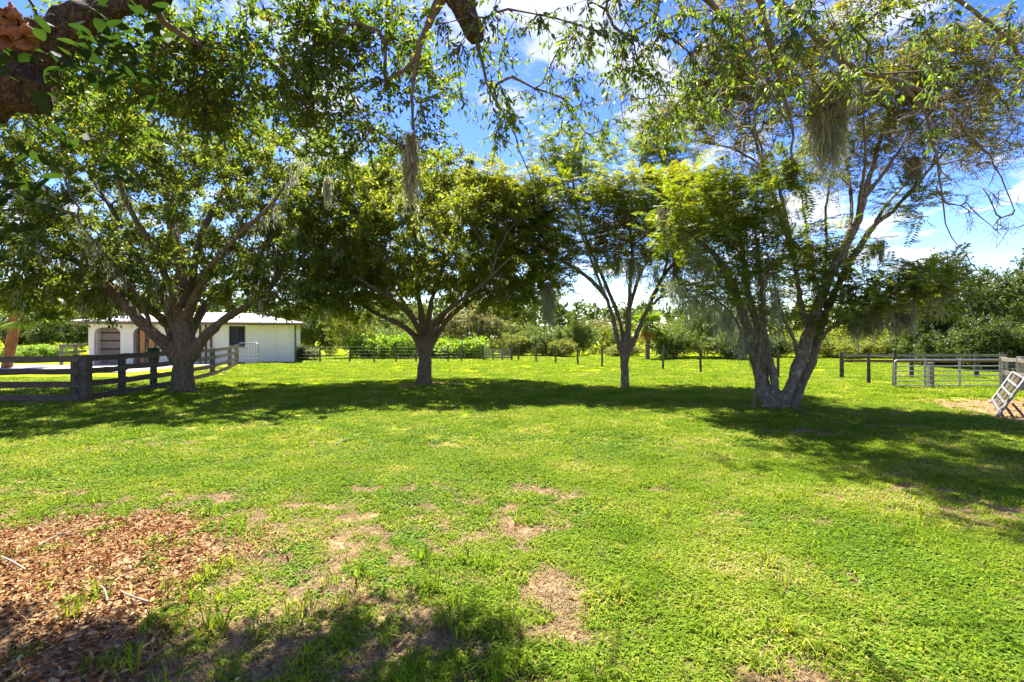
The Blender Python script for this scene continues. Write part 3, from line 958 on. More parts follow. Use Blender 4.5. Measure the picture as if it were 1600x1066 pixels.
def moss_arr(A, n, length, spreadr, wid=0.007):
    """Hanging beard of thin grey strands from points A (m,3)."""
    m = len(A)
    I = rng.integers(0, m, n)
    p = A[I] + rng.normal(0, spreadr, (n, 3)) * np.array([1, 1, .35])
    dn = rng.beta(1.0, 1.6, n)
    p[:, 2] -= dn * length * 0.7
    p[:, :2] = A[I][:, :2] + (p - A[I])[:, :2] * (1 - .6 * dn)[:, None]
    ln = length * rng.uniform(.10, .36, n) + 0.05
    seg = 6
    pts = np.empty((n, seg + 1, 3)); pts[:, 0] = p
    drift = rng.normal(0, 0.06, (n, 3)); drift[:, 2] = 0
    for k in range(1, seg + 1):
        st = rng.normal(0, 0.42, (n, 3)) + drift * .8
        st[:, 2] = -1
        # strands gather towards the middle of the beard as they fall
        st[:, :2] += (A[I][:, :2] - pts[:, k - 1, :2]) * 0.35
        pts[:, k] = pts[:, k - 1] + st * (ln / seg)[:, None]
    a = rng.uniform(0, math.pi, n)
    s = np.stack([np.cos(a), np.sin(a), np.zeros(n)], 1)
    w = wid * rng.uniform(.6, 1.5, n)
    taper = np.array([.8, 1.0, 1.0, .9, .8, .6, .15])
    V = np.empty((n, seg + 1, 2, 3))
    for k in range(seg + 1):
        V[:, k, 0] = pts[:, k] - s * (w * taper[k])[:, None]
        V[:, k, 1] = pts[:, k] + s * (w * taper[k])[:, None]
    o = np.arange(n)[:, None] * (2 * (seg + 1))
    F = np.concatenate([o + np.array([[2 * k, 2 * k + 1, 2 * k + 3, 2 * k + 2]]) for k in range(seg)])
    return V.reshape(-1, 3), F


def limb_px(rows, Y0):
    """rows of (px, py, depth offset, width px) -> (x, y, z, radius)."""
    out = []
    for px, py, dy, w in rows:
        Y = Y0 + dy
        p = P(px, py, Y)
        out.append((p[0], p[1], p[2], w / 2 / FOC * Y))
    out = np.array(out)
    d = out[-1] - out[-2]; L = np.linalg.norm(d[:3]); d[:3] *= .6 / L
    e = out[-1] + d; e[3] = out[-1][3] * .3
    return np.vstack([out, e])


# ---- the broad oak by the board fence -------------------------------------------------
def tree_oak_left():
    x, y = TREE1; Y0 = y
    rows = [
        [(285, 618, 0, 44), (286, 590, 0, 39), (287, 560, 0, 37), (288, 532, 0, 38), (288, 505, .1, 34), (287, 470, .2, 26), (284, 430, .2, 22), (276, 385, .2, 18), (264, 340, .1, 14), (262, 295, 0, 11), (255, 240, 0, 7)],
        [(278, 560, 0, 30), (262, 542, -.1, 25), (238, 520, -.3, 22), (205, 487, -.5, 20), (176, 456, -.7, 17), (140, 425, -.9, 14), (100, 395, -1.0, 10), (55, 372, -1.0, 7)],
        [(297, 560, 0, 28), (318, 530, .1, 20), (345, 503, .2, 17), (385, 478, .3, 15), (420, 450, .5, 13), (440, 420, .6, 11), (450, 385, .6, 10), (478, 335, .6, 7), (500, 290, .6, 5)],
        [(289, 505, .1, 26), (296, 450, .5, 19), (306, 400, .8, 16), (322, 350, 1.1, 13), (352, 295, 1.4, 10), (380, 240, 1.6, 7)],
        [(280, 520, 0, 26), (258, 470, .6, 18), (232, 430, 1.0, 15), (206, 388, 1.4, 12), (180, 335, 1.7, 9), (150, 290, 2.0, 6)],
        [(290, 500, 0, 22), (312, 450, -.8, 16), (340, 405, -1.4, 14), (375, 365, -2.0, 11), (420, 325, -2.6, 8), (450, 280, -3, 5)],
        [(282, 500, 0, 20), (262, 440, -.9, 15), (240, 390, -1.7, 12), (205, 330, -2.5, 9), (180, 270, -3.0, 6)],
        [(280, 545, 0, 22), (255, 500, .9, 17), (215, 470, 1.7, 14), (165, 440, 2.5, 11), (110, 420, 3.2, 8)],
        [(292, 530, .2, 20), (320, 480, 1.5, 15), (360, 440, 2.6, 11), (400, 400, 3.4, 8)],
        [(236, 519, -.3, 12), (225, 480, -.9, 9), (190, 430, -1.8, 7), (150, 380, -2.6, 5)],
    ]
    limbs = [limb_px([(a, b, c, d * .82) for a, b, c, d in r], Y0) for r in rows]
    t = Thing('oak_tree', (x, y, ghs(x, y)), 'spreading live oak with a thick low-forking trunk beside the dark board fence', 'tree', 'lawn trees')
    t.part('trunk', fuse('oak_trunk', limbs, 0.045, 0.035, (x, y, 0.27), .25), M['bark_oak'])
    sk = Skeleton(limbs)
    T = np.vstack([ellipsoid_pts(820, (-10.2, 15.8, 5.7), (6.2, 4.6, 3.3), .4, 3.0), ellipsoid_pts(300, (-13.6, 14.6, 3.7), (2.9, 3.2, 1.5), .2), ellipsoid_pts(200, (-6.4, 15.8, 3.9), (2.2, 2.8, 1.6), .2),
                   ellipsoid_pts(60, (-9.0, 14.0, 3.5), (2.4, 1.6, .6)), ellipsoid_pts(70, (-13.8, 16.5, 3.0), (2.6, 2.0, .7)), blob_px(40, 420, 455, 15.6, 60, 28, 1.2), blob_px(26, 350, 470, 16.4, 40, 14, 1.0), blob_px(40, 180, 482, 15.2, 70, 16, 1.0), blob_px(26, 440, 478, 16.6, 40, 16, 1.0), blob_px(26, 60, 455, 14.6, 60, 24, 1.0)])
    pxs = 800 + T[:, 0] / T[:, 1] * FOC; pys = HOR - (T[:, 2] - EYE) / T[:, 1] * FOC       # keep the fork open to the front
    T = T[~((T[:, 1] < 15.6) & (np.abs(pxs - 290) < 150) & (pys > 290) & (rng.uniform(0, 1, len(T)) < .8))]
    rng.shuffle(T)
    T = spread(T, 0.54)
    ends = sk.grow(T, 2.2, up=.1)
    wood = sk.wood('b', 0.009, .46, .12)
    C = sk.pos[ends]; D = sk.dir[ends]
    V, F = simple_leaf_crown(wood, C, D, 13, 19, 0.58, 0.128, 0.060, False, .3, .05)
    t.part('branches', wood.mesh('oak_branches', True), M['branch'])
    t.part('crown', mesh('oak_crown', V, F), M['oak_leaf'], 'stuff')
    # moss along the lower branches
    low = sk.pos[sk.nh:sk.n]; low = low[(low[:, 2] < 4.6) & (low[:, 2] > 2.3)]
    mb = MB()
    for p in low[rng.choice(len(low), 130)]:
        mb.put(*moss_arr(p[None] + rng.normal(0, .12, (4, 3)) * [1, 1, .1], 28, rng.uniform(.3, .9), .06, .008))
    for l in limbs:
        c = catmull(l, .25)
        for q in c[len(c) // 3:]:
            if rng.uniform() < .45:
                mb.put(*moss_arr(q[None, :3] - [0, 0, q[3] * .5], 34, rng.uniform(.25, .8), .09, .008))
    t.part('moss', mb.mesh('oak_moss'), M['moss'], 'stuff')
    return sk


def tree_oak_middle():
    x, y = TREE2; Y0 = y
    rows = [
        [(662, 606, 0, 30), (663, 585, 0, 25), (665, 560, 0, 23), (667, 538, 0, 24), (663, 515, 0, 15), (656, 480, .1, 11), (652, 440, .2, 9), (650, 400, .2, 7), (648, 350, .2, 5)],
        [(660, 545, 0, 17), (648, 525, -.1, 12), (632, 511, -.3, 11), (610, 500, -.4, 9), (585, 488, -.5, 7), (555, 470, -.5, 6), (520, 455, -.5, 4)],
        [(672, 540, 0, 16), (688, 515, .1, 11), (706, 492, .2, 10), (732, 472, .3, 8), (765, 457, .4, 7), (800, 448, .4, 6), (840, 440, .4, 4)],
        [(667, 530, 0, 14), (671, 490, -.4, 10), (680, 450, -.8, 8), (697, 405, -1.1, 6), (710, 360, -1.3, 4)],
        [(665, 535, 0, 14), (650, 505, .8, 10), (632, 475, 1.5, 8), (610, 440, 2.1, 6), (590, 400, 2.6, 4)],
        [(669, 535, 0, 13), (688, 500, .9, 9), (715, 465, 1.7, 7), (745, 425, 2.3, 5)],
        [(668, 535, 0, 13), (682, 500, -.9, 9), (712, 475, -1.8, 7), (748, 450, -2.6, 5), (780, 420, -3.2, 4)],
        [(664, 535, 0, 13), (646, 500, -.9, 9), (615, 470, -1.9, 7), (575, 445, -2.8, 5)],
    ]
    limbs = [limb_px([(a, b, c, d * .92) for a, b, c, d in r], Y0) for r in rows]
    t = Thing('oak_tree', (x, y, ghs(x, y)), 'dense dark oak with a round crown on a straight trunk in a ring of leaves', 'tree', 'lawn trees')
    t.part('trunk', fuse('oak_trunk', limbs, 0.04, 0.025, (x, y, 0.15), .3), M['bark_oak'])
    sk = Skeleton(limbs)
    T = np.vstack([ellipsoid_pts(800, (-2.9, 17.8, 4.9), (4.4, 4.2, 2.4), .4, 2.9), ellipsoid_pts(220, (-5.3, 17.6, 3.35), (1.8, 2.5, 1.1), .2), ellipsoid_pts(220, (-0.2, 17.8, 3.4), (1.8, 2.5, 1.15), .2),
                   ellipsoid_pts(120, (-2.6, 17.6, 6.7), (2.4, 2.2, 1.2)), ellipsoid_pts(80, (-2.6, 16.0, 3.6), (2.6, 1.2, .6))])
    rng.shuffle(T)
    T = spread(T, 0.44)
    ends = sk.grow(T, 2.1, up=.1)
    wood = sk.wood('b', 0.008, .46, .1)
    C = sk.pos[ends]; D = sk.dir[ends]
    V, F = simple_leaf_crown(wood, C, D, 12, 19, 0.52, 0.112, 0.056, False, .3, .05)
    t.part('branches', wood.mesh('oak_branches', True), M['branch'])
    t.part('crown', mesh('oak_crown', V, F), M['oak_leaf_dark'], 'stuff')
    low = sk.pos[sk.nh:sk.n]; low = low[(low[:, 2] < 4.2)]
    mb = MB()
    for p in low[rng.choice(len(low), 36)]:
        mb.put(*moss_arr(p[None] + rng.normal(0, .1, (3, 3)) * [1, 1, .1], 18, rng.uniform(.25, .7), .05, .007))
    t.part('moss', mb.mesh('oak_moss'), M['moss'], 'stuff')


def blob_px(n, px, py, Y, rx, ry, rd, shell=0.0):
    """Clump centres in a blob: centre pixel at depth Y, radii in px, px and metres of depth."""
    c = P(px, py, Y)
    return ellipsoid_pts(n, c, (rx / FOC * Y, rd, ry / FOC * Y), shell)


def tree_three_stem():
    x, y = TREE3; Y0 = y
    rows = [
        [(976, 610, 0, 20), (976, 590, 0, 17), (976, 565, 0, 17), (977, 545, 0, 21), (982, 515, 0, 11), (983, 480, 0, 9.5), (985, 440, .1, 8), (988, 400, .1, 7), (984, 350, .1, 5.5), (990, 300, .1, 4), (1000, 255, .1, 3)],
        [(972, 555, 0, 14), (963, 520, -.1, 10), (956, 490, -.1, 9), (945, 462, -.2, 8), (925, 440, -.3, 7.5), (900, 420, -.4, 6.5), (865, 402, -.5, 5), (830, 380, -.5, 4), (790, 350, -.5, 3)],
        [(982, 550, 0, 14), (996, 520, 0, 10), (1008, 490, .1, 9), (1022, 460, .2, 8), (1036, 432, .2, 7), (1060, 405, .3, 6), (1090, 385, .3, 4), (1120, 360, .3, 3)],
        [(974, 530, 0, 10), (968, 500, .3, 8), (955, 465, .6, 7), (940, 430, .8, 6), (920, 385, 1.0, 5), (902, 330, 1.0, 4.5), (895, 280, 1.0, 4), (898, 235, 1.0, 3)],
        [(1008, 490, .1, 7), (1035, 462, -.5, 5), (1060, 450, -1.0, 4), (1100, 440, -1.5, 3)],
        [(984, 480, 0, 8), (1000, 430, 1.0, 6), (1025, 380, 1.9, 5), (1040, 320, 2.4, 4), (1045, 260, 2.6, 3)],
        [(945, 462, -.2, 6), (925, 410, -1.0, 5), (905, 360, -1.6, 4), (880, 320, -2.0, 3)],
        [(1036, 432, .2, 5), (1050, 380, -.8, 4), (1075, 330, -1.5, 3), (1090, 290, -2, 2.5)],
    ]
    limbs = [limb_px([(a, b, c, d * .80) for a, b, c, d in r], Y0) for r in rows]
    t = Thing('feathery_tree', (x, y, ghs(x, y)), 'slim feathery tree forking into three stems, yellow-green top and hanging moss', 'tree', 'lawn trees')
    t.part('trunk', fuse('feathery_trunk', limbs, 0.035, 0.018, (x, y, 0.085), .2), M['bark_pale'])
    sk = Skeleton(limbs)
    yel = np.vstack([blob_px(60, 790, 300, Y0, 75, 34, 1.8), blob_px(46, 1020, 300, Y0 - 1.2, 95, 26, 1.2), blob_px(14, 1100, 290, Y0 - 1.6, 50, 30, 1.0)])
    grn = np.vstack([blob_px(120, 900, 335, Y0, 95, 65, 2.6, .3), blob_px(120, 1040, 350, Y0, 105, 65, 2.6, .3), blob_px(50, 895, 245, Y0 + .8, 70, 40, 1.4), blob_px(44, 1040, 235, Y0 + 1.5, 55, 50, 1.2),
                     blob_px(30, 870, 415, Y0, 45, 40, 1.4), blob_px(30, 1075, 430, Y0, 50, 45, 1.2), blob_px(30, 985, 405, Y0 + .6, 80, 26, 1.2), blob_px(20, 810, 350, Y0, 60, 30, 1.4)])
    T = np.vstack([yel, grn]); isy = np.r_[np.ones(len(yel), bool), np.zeros(len(grn), bool)]
    o = np.argsort([np.min(np.sum((sk.pos[:sk.nh] - q) ** 2, 1)) for q in T])
    ends = sk.grow(T, 2.4, up=.1)
    wood = sk.wood('b', 0.006, .46, .06, voxel=.035)
    yy = isy[o]
    mbl = MB(); mby = MB()
    for sel, mb in ((~yy, mbl), (yy, mby)):
        lv, st = feather_crown(sk.pos[ends][sel], sk.dir[ends][sel], 10, 0.58, 10, .26, .075, off=.22)
        mb.put(*lv); wood.put(*st)
    t.part('branches', wood.mesh('feathery_branches', True), M['branch_pale'])
    t.part('crown', mbl.mesh('feathery_crown'), M['feather_leaf'], 'stuff')
    t.part('crown', mby.mesh('feathery_crown_top'), M['feather_yellow'], 'stuff', 'yellow-green flush of young leaves')
    pods = MB()
    pc = blob_px(260, 985, 360, Y0 - 2.0, 85, 35, .7)
    pods.put(*leaves(pc, rdir(260) * .25 + [0, 0, -1], rdir(260), rng.uniform(.12, .24, 260), .03))
    t.part('seed_pods', pods.mesh('pods'), M['pod'], 'stuff', 'brown hanging seed pods')
    mb = MB()
    for px, py, dy, n, l, s in [(965, 395, -.3, 90, .95, .06), (985, 400, -.2, 130, 1.2, .07), (1000, 405, -.6, 90, .9, .06), (930, 400, -.5, 60, .8, .05), (1025, 415, -.4, 60, .8, .06), (858, 450, -.5, 90, 1.2, .06),
                                (1060, 400, -.3, 120, 1.1, .1), (1090, 395, 0, 120, 1.0, .12), (940, 440, .3, 40, .6, .05), (1015, 470, 0, 50, .6, .05), (1035, 440, .2, 50, .7, .05), (895, 300, 1.0, 60, .6, .06), (1070, 430, -1, 60, .9, .06), (1108, 400, 0, 90, 1, .1)]:
        a = P(px, py, Y0 + dy)
        mb.put(*moss_arr(a[None] + rng.normal(0, .09, (4, 3)) * [1, 1, .2], n * 2, l, s, .008))
    low = sk.pos[sk.nh:sk.n]; low = low[(low[:, 2] < 5.2)]
    for p in low[rng.choice(len(low), 45)]:
        mb.put(*moss_arr(p[None] + rng.normal(0, .1, (3, 3)) * [1, 1, .1], 18, rng.uniform(.25, .7), .05, .007))
    t.part('moss', mb.mesh('feathery_moss'), M['moss'], 'stuff')


def tree_many_stem():
    x, y = TREE4; Y0 = y
    rows = [
        # left, moss-laden stems
        [(1205, 648, 0, 34), (1195, 620, 0, 27), (1186, 580, .1, 22), (1174, 535, .1, 19), (1160, 490, .1, 17), (1146, 450, 0, 16), (1132, 420, -.1, 14), (1112, 395, -.2, 11), (1085, 372, -.3, 8), (1060, 350, -.3, 5)],
        [(1200, 640, .1, 26), (1197, 600, .2, 20), (1192, 550, .3, 17), (1180, 500, .4, 14), (1168, 455, .5, 12), (1162, 410, .5, 10), (1158, 370, .5, 8), (1150, 320, .5, 5)],
        [(1214, 642, -.1, 24), (1210, 590, -.1, 17), (1198, 540, -.1, 14), (1192, 490, -.1, 12), (1190, 440, 0, 10), (1185, 400, 0, 8)],
        # right leaning double stem rising to the top right
        [(1216, 648, -.1, 36), (1232, 610, -.2, 26), (1250, 565, -.2, 22), (1264, 520, -.2, 20), (1279, 475, -.2, 18), (1298, 430, -.2, 17), (1318, 390, -.2, 16), (1338, 350, -.2, 14), (1350, 310, -.2, 12), (1362, 265, -.2, 9), (1375, 220, -.2, 7), (1390, 170, -.2, 5)],
        [(1232, 645, .1, 30), (1250, 605, .2, 21), (1268, 565, .2, 18), (1278, 530, .2, 15), (1290, 490, .3, 13), (1310, 445, .3, 12), (1335, 400, .3, 12), (1365, 355, .3, 10), (1400, 325, .3, 8), (1430, 290, .3, 6), (1470, 245, .3, 4)],
        # middle stem to the upper left
        [(1264, 520, -.2, 14), (1250, 470, 0, 13), (1245, 430, .1, 12), (1236, 385, .1, 13), (1222, 345, .1, 12), (1206, 300, .1, 9), (1192, 255, .1, 7), (1176, 205, .1, 5), (1165, 160, .1, 3.5)],
        [(1240, 400, .1, 9), (1228, 340, .3, 8), (1215, 290, .3, 6), (1190, 260, .3, 5), (1150, 235, .3, 4), (1110, 225, .3, 3)],
        # low branch to the right
        [(1277, 535, -.1, 13), (1300, 512, -.3, 9), (1335, 497, -.5, 7.5), (1375, 488, -.7, 6.5), (1420, 475, -.9, 5), (1465, 455, -1.0, 3.5)],
        # slim inner stems
        [(1262, 530, 0, 10), (1278, 480, .5, 8), (1288, 430, .8, 6.5), (1291, 380, .9, 5.5), (1290, 330, .9, 4.5), (1296, 290, .9, 3.5)],
        [(1338, 352, -.2, 9), (1345, 300, -.6, 7), (1352, 250, -1.0, 6), (1350, 190, -1.3, 4), (1345, 130, -1.5, 3)],
        [(1350, 310, -.2, 9), (1385, 265, -.3, 7), (1420, 215, -.4, 5), (1460, 170, -.5, 4), (1500, 130, -.5, 3)],
        [(1318, 390, -.2, 9), (1330, 340, .6, 7), (1328, 290, 1.2, 6), (1320, 240, 1.6, 4), (1310, 190, 1.8, 3)],
        [(1365, 355, .3, 8), (1385, 320, 1.0, 6), (1420, 280, 1.7, 5), (1460, 220, 2.2, 3.5)],
        [(1290, 480, .2, 8), (1270, 420, .9, 6), (1262, 370, 1.4, 5), (1255, 320, 1.7, 3.5)],
        [(1186, 580, .1, 9), (1165, 540, -.4, 7), (1150, 500, -.7, 6), (1120, 470, -1.0, 4.5), (1085, 455, -1.1, 3)],
        [(1250, 570, 0, 9), (1240, 530, -.4, 7), (1225, 500, -.6, 6), (1214, 460, -.8, 4.5), (1205, 420, -.9, 3)],
        [(1176, 655, -.25, 7), (1180, 610, -.3, 6), (1186, 560, -.3, 5), (1190, 520, -.3, 4)],
    ]
    limbs = [limb_px([(a, b, c, d * (.88 if i in (0, 1, 3, 4) else .74) * (.74 if b > 595 else 1)) for a, b, c, d in r], Y0) for i, r in enumerate(rows)]
    t = Thing('feathery_tree', (x, y, ghs(x, y)), 'many-stemmed feathery tree with pale bark, bare limbs and long moss beards', 'tree', 'lawn trees')
    t.part('trunk', fuse('stem_trunk', limbs, 0.026, 0.016, (x + .05, y, 0.09), .4, freq=5.0), M['bark_pale'])
    sk = Skeleton(limbs)
    top = np.vstack([blob_px(170, 1460, 165, Y0 - .6, 130, 80, 2.2, .2), blob_px(80, 1400, 125, Y0 - 1.2, 100, 55, 1.6), blob_px(50, 1180, 180, Y0 - .6, 95, 75, 1.6, .2), blob_px(46, 1170, 130, Y0 - 2.6, 90, 70, 1.2, .1), blob_px(22, 1290, 110, Y0 - 2.6, 70, 50, 1.0), blob_px(40, 1310, 250, Y0 + .8, 70, 60, 1.2), blob_px(36, 1540, 200, Y0, 60, 60, 1.3), ellipsoid_pts(46, (4.4, 8.4, 6.6), (2.1, 1.5, .6)), ellipsoid_pts(30, (3.2, 9.6, 6.0), (1.2, 1.2, .5))])
    grn = np.vstack([blob_px(105, 1110, 345, Y0 - .2, 80, 62, 1.5, .2), blob_px(52, 1255, 445, Y0 + .2, 70, 80, 1.2), blob_px(22, 1300, 400, Y0 + .5, 55, 45, .9), blob_px(40, 1430, 450, Y0 - .8, 65, 24, .7), blob_px(30, 1190, 400, Y0 - .5, 50, 50, .8), blob_px(30, 1350, 480, Y0 - .4, 50, 24, .6),
                     blob_px(12, 1420, 310, Y0, 30, 22, .5), blob_px(20, 1230, 270, Y0 + .2, 40, 40, .8), blob_px(16, 1110, 450, Y0 - .8, 40, 22, .6)])
    T = np.vstack([top, grn]); isd = np.r_[np.ones(len(top), bool), np.zeros(len(grn), bool)]
    o = np.argsort([np.min(np.sum((sk.pos[:sk.nh] - q) ** 2, 1)) for q in T])
    ends = sk.grow(T, 2.0, up=.08, jit=.07)
    dd = isd[o]
    wood = sk.wood('b', 0.0055, .46, .05, voxel=.026)
    # bare twigs in the thin top
    ce = sk.pos[ends][dd]; de = sk.dir[ends][dd]
    A = np.repeat(ce, 9, 0); B = A + unit(np.repeat(de, 9, 0) * .6 + rdir(len(A)) * .9 + [0, 0, .1]) * rng.uniform(.2, .7, len(A))[:, None]
    wood.put(*sticks(A, B, .005, .002, 3))
    g1 = MB(); g2 = MB()
    lv, st = feather_crown(ce, de, 10, 0.32, 7, .28, .10, off=.22)
    g1.put(*lv); wood.put(*st)
    lv, st = feather_crown(sk.pos[ends][~dd], sk.dir[ends][~dd], 7, 0.58, 12, .25, .058, off=.22, droop=.3)
    g2.put(*lv); wood.put(*st)
    t.part('branches', wood.mesh('stem_branches', True), M['branch_pale'])
    t.part('crown', g1.mesh('thin_crown'), M['feather_dull'], 'stuff', 'thin yellowing leaves at the top')
    t.part('crown', g2.mesh('fern_crown'), M['feather_leaf'], 'stuff', 'fresh green ferny leaves round the stems')
    mb = MB()
    for l, f0, f1, pr in ((limbs[0], .3, 1, .95), (limbs[1], .35, .9, .9), (limbs[2], .4, .95, .7), (limbs[6], .2, .7, .3), (limbs[7], .3, .95, .5), (limbs[14], .4, 1, .7), (limbs[5], .45, .7, .8), (limbs[13], .2, .7, .5), (limbs[15], .3, .95, .6)):
        c = catmull(l, .14)
        for q in c[int(len(c) * f0):int(len(c) * f1)]:
            if rng.uniform() < pr:
                mb.put(*moss_arr(q[None, :3] + rng.normal(0, .03, (2, 3)), 64, rng.uniform(.4, 1.0), q[3] * .9 + .03, .006))
    low = sk.pos[sk.nh:sk.n]
    for p in low[rng.choice(len(low), 50)]:
        mb.put(*moss_arr(p[None] + rng.normal(0, .06, (3, 3)) * [1, 1, .1], 18, rng.uniform(.15, .4), .04, .006))
    t.part('moss', mb.mesh('stem_moss'), M['moss'], 'stuff')


tree_oak_left()
tree_oak_middle()
tree_three_stem()
tree_many_stem()

# ---------------------------------------------------------------- the near oak whose limbs hang over the viewer
def near_oak():
    base = (-4.7, 2.7)
    A = [np.array([(-4.7, 2.7, -.1, .50), (-4.62, 2.72, .8, .42), (-4.55, 2.9, 1.7, .36), (-4.2, 3.0, 2.45, .32), (-3.7, 3.1, 2.92, .25), (-3.22, 3.2, 3.22, .21), (-2.92, 3.22, 3.46, .16), (-2.58, 3.3, 3.74, .085), (-2.25, 3.4, 3.90, .06), (-1.9, 3.45, 4.05, .06), (-1.5, 3.55, 4.2, .065), (-.9, 3.6, 4.27, .085), (-.42, 3.6, 4.08, .10), (.1, 3.65, 4.33, .085), (.65, 3.75, 4.28, .08), (1.05, 3.8, 4.22, .08), (1.6, 3.9, 4.45, .08), (2.4, 4.0, 4.7, .06), (3.4, 4.2, 5.0, .04)])]
    burl = np.array([(-3.05, 3.14, 3.10, .13), (-2.93, 3.1, 3.10, .16), (-2.86, 3.1, 3.18, .12)])
    up = np.array([(-4.0, 2.9, 2.3, .30), (-4.5, 3.3, 3.2, .24), (-4.6, 3.9, 4.2, .20), (-4.3, 4.4, 5.0, .12), (-4.1, 4.7, 5.6, .06)])
    up2 = np.array([(-4.1, 3.2, 3.0, .22), (-4.9, 4.0, 4.0, .15), (-5.6, 4.6, 4.8, .08)])
    back = np.array([(-4.3, 2.8, 1.9, .28), (-4.2, 1.8, 3.2, .22), (-3.4, .6, 4.4, .15), (-2.2, -.6, 5.2, .09)])
    stub = np.array([(-.44, 3.6, 4.1, .105), (-.33, 3.62, 3.95, .10), (-.27, 3.66, 3.80, .085), (-.25, 3.68, 3.72, .05)])
    l2 = np.array([(-.42, 3.6, 4.1, .055), (-.58, 3.75, 3.98, .032), (-.72, 3.9, 3.76, .020), (-.77, 4.0, 3.5, .014), (-.78, 4.05, 3.2, .009), (-.77, 4.1, 2.9, .01)])
    l3 = np.array([(-.27, 3.66, 3.8, .016), (-.18, 3.9, 3.55, .011), (-.02, 4.2, 3.35, .008), (.12, 4.4, 3.1, .005), (.22, 4.5, 2.8, .004)])
    r1 = np.array([(1.3, 3.85, 4.3, .04), (1.55, 4.0, 4.22, .024), (1.85, 4.1, 3.98, .018), (2.0, 4.2, 3.75, .013), (2.05, 4.3, 3.4, .011), (2.1, 4.3, 3.1, .008)])
    r2 = np.array([(1.8, 3.95, 4.5, .045), (2.2, 4.2, 4.35, .034), (2.65, 4.4, 4.18, .029), (3.1, 4.6, 4.0, .024), (3.5, 4.7, 3.97, .02), (3.85, 4.8, 3.75, .014), (4.05, 4.9, 3.35, .011), (4.2, 5.0, 2.95, .008), (4.3, 5.0, 2.6, .005), (4.55, 5.0, 2.25, .004)])
    r3 = np.array([(3.5, 4.7, 3.97, .026), (4.0, 4.9, 3.9, .02), (4.5, 5.1, 3.7, .014), (4.9, 5.2, 3.35, .008), (5.1, 5.2, 2.9, .004)])
    r4 = np.array([(2.2, 4.0, 4.6, .035), (3.2, 4.4, 4.8, .026), (4.2, 4.8, 4.75, .019), (5.0, 5.1, 4.5, .02), (5.6, 5.3, 4.1, .01)])
    r5 = np.array([(1.85, 4.0, 4.5, .034), (2.15, 4.3, 4.2, .026), (2.4, 4.6, 3.95, .02), (2.62, 4.8, 3.6, .014), (2.68, 4.9, 3.3, .01)])
    m1 = np.array([(-1.5, 3.55, 4.18, .05), (-1.6, 4.4, 4.6, .04), (-1.5, 5.3, 4.8, .045), (-1.2, 6.2, 4.7, .025)])
    m2 = np.array([(.1, 3.65, 4.3, .04), (.3, 4.5, 4.9, .03), (.5, 5.4, 5.2, .02), (.6, 6.2, 4.6, .02)])
    m3 = np.array([(-2.3, 3.45, 3.9, .05), (-2.5, 4.4, 4.3, .04), (-2.6, 5.4, 4.7, .03), (-2.5, 6.4, 4.6, .02)])
    limbs = A + [burl, up, up2, back, stub, l2, l3, r1, r2, r3, r4, r5,]
    t = Thing('oak_tree', (base[0], base[1], ghs(*base)), 'old oak close by on the left, its lumpy limb and leafy boughs overhanging the view', 'tree', 'lawn trees')
    t.part('trunk', fuse('near_trunk', [l for l in limbs if l[:, 3].max() > .06], 0.028, 0.045, (base[0], base[1], .5), .2, 3, 3.6), M['bark_near'])
    sk = Skeleton(limbs, False)
    B = blob_px
    dense = np.vstack([B(70, 190, 115, 4.2, 210, 110, .4), B(72, 380, 105, 4.2, 190, 110, .4), B(22, 540, 120, 4.3, 100, 110, .45), B(10, 450, 20, 4.2, 160, 60, .4),
                       B(10, 630, 50, 4.4, 70, 60, .4), B(10, 640, 190, 4.3, 70, 90, .3), B(7, 560, 240, 4.4, 70, 50, .3)])
    B0 = B
    B = lambda n, px, py, Y, rx, ry, rd: B0(n, px, py, Y * .79, rx, ry, rd * .6)
    mid = np.vstack([B(9, 760, 60, 4.5, 90, 60, .5), B(6, 740, 150, 4.6, 50, 50, .4), B(7, 870, 150, 4.6, 45, 45, .4), B(6, 790, 195, 4.6, 25, 25, .3), B(16, 950, 60, 4.4, 90, 60, .5), B(18, 1040, 80, 4.6, 90, 80, .6), B(14, 1060, 160, 4.8, 70, 40, .5),
                     B(10, 1150, 60, 4.4, 80, 60, .6), B(7, 1250, 110, 4.6, 60, 60, .5), B(7, 1330, 60, 4.9, 100, 50, .6), B(6, 1500, 60, 5.0, 90, 50, .6), B(3, 1420, 160, 5.0, 70, 60, .5), B(5, 930, 190, 4.8, 40, 30, .3),
                     B(15, 880, 15, 4.3, 230, 30, .3), B(13, 1180, 20, 4.4, 200, 35, .3), B(9, 1440, 30, 4.6, 180, 45, .4), B(4, 1560, 90, 4.8, 60, 60, .4)])
    overh = np.vstack([ellipsoid_pts(34, (-3.9, 2.0, 6.0), (2.6, 2.0, 1.2)), ellipsoid_pts(34, (-1.5, -.6, 5.6), (2.6, 2.2, 1.0))])
    B = B0
    nude = np.vstack([B(46, 1535, 240, 5.0, 70, 110, .4), B(16, 1560, 350, 5.0, 45, 50, .3), B(20, 1450, 230, 5.0, 60, 70, .4), B(14, 1500, 130, 4.9, 90, 60, .4), B(8, 1120, 190, 4.7, 60, 50, .3), B(5, 990, 200, 4.7, 30, 60, .3)])
    T = np.vstack([dense, overh, mid, nude])
    sel_mid = np.r_[np.zeros(len(dense) + len(overh)), np.ones(len(mid)), np.full(len(nude), 2)]
    o = np.argsort([np.min(np.sum((sk.pos[:sk.nh] - q) ** 2, 1)) for q in T])
    ends = sk.grow(T, 2.6, up=.05, jit=.06, seg=.18)
    kd = sel_mid[o]
    wood = sk.wood('b', 0.0030, .48, .03)
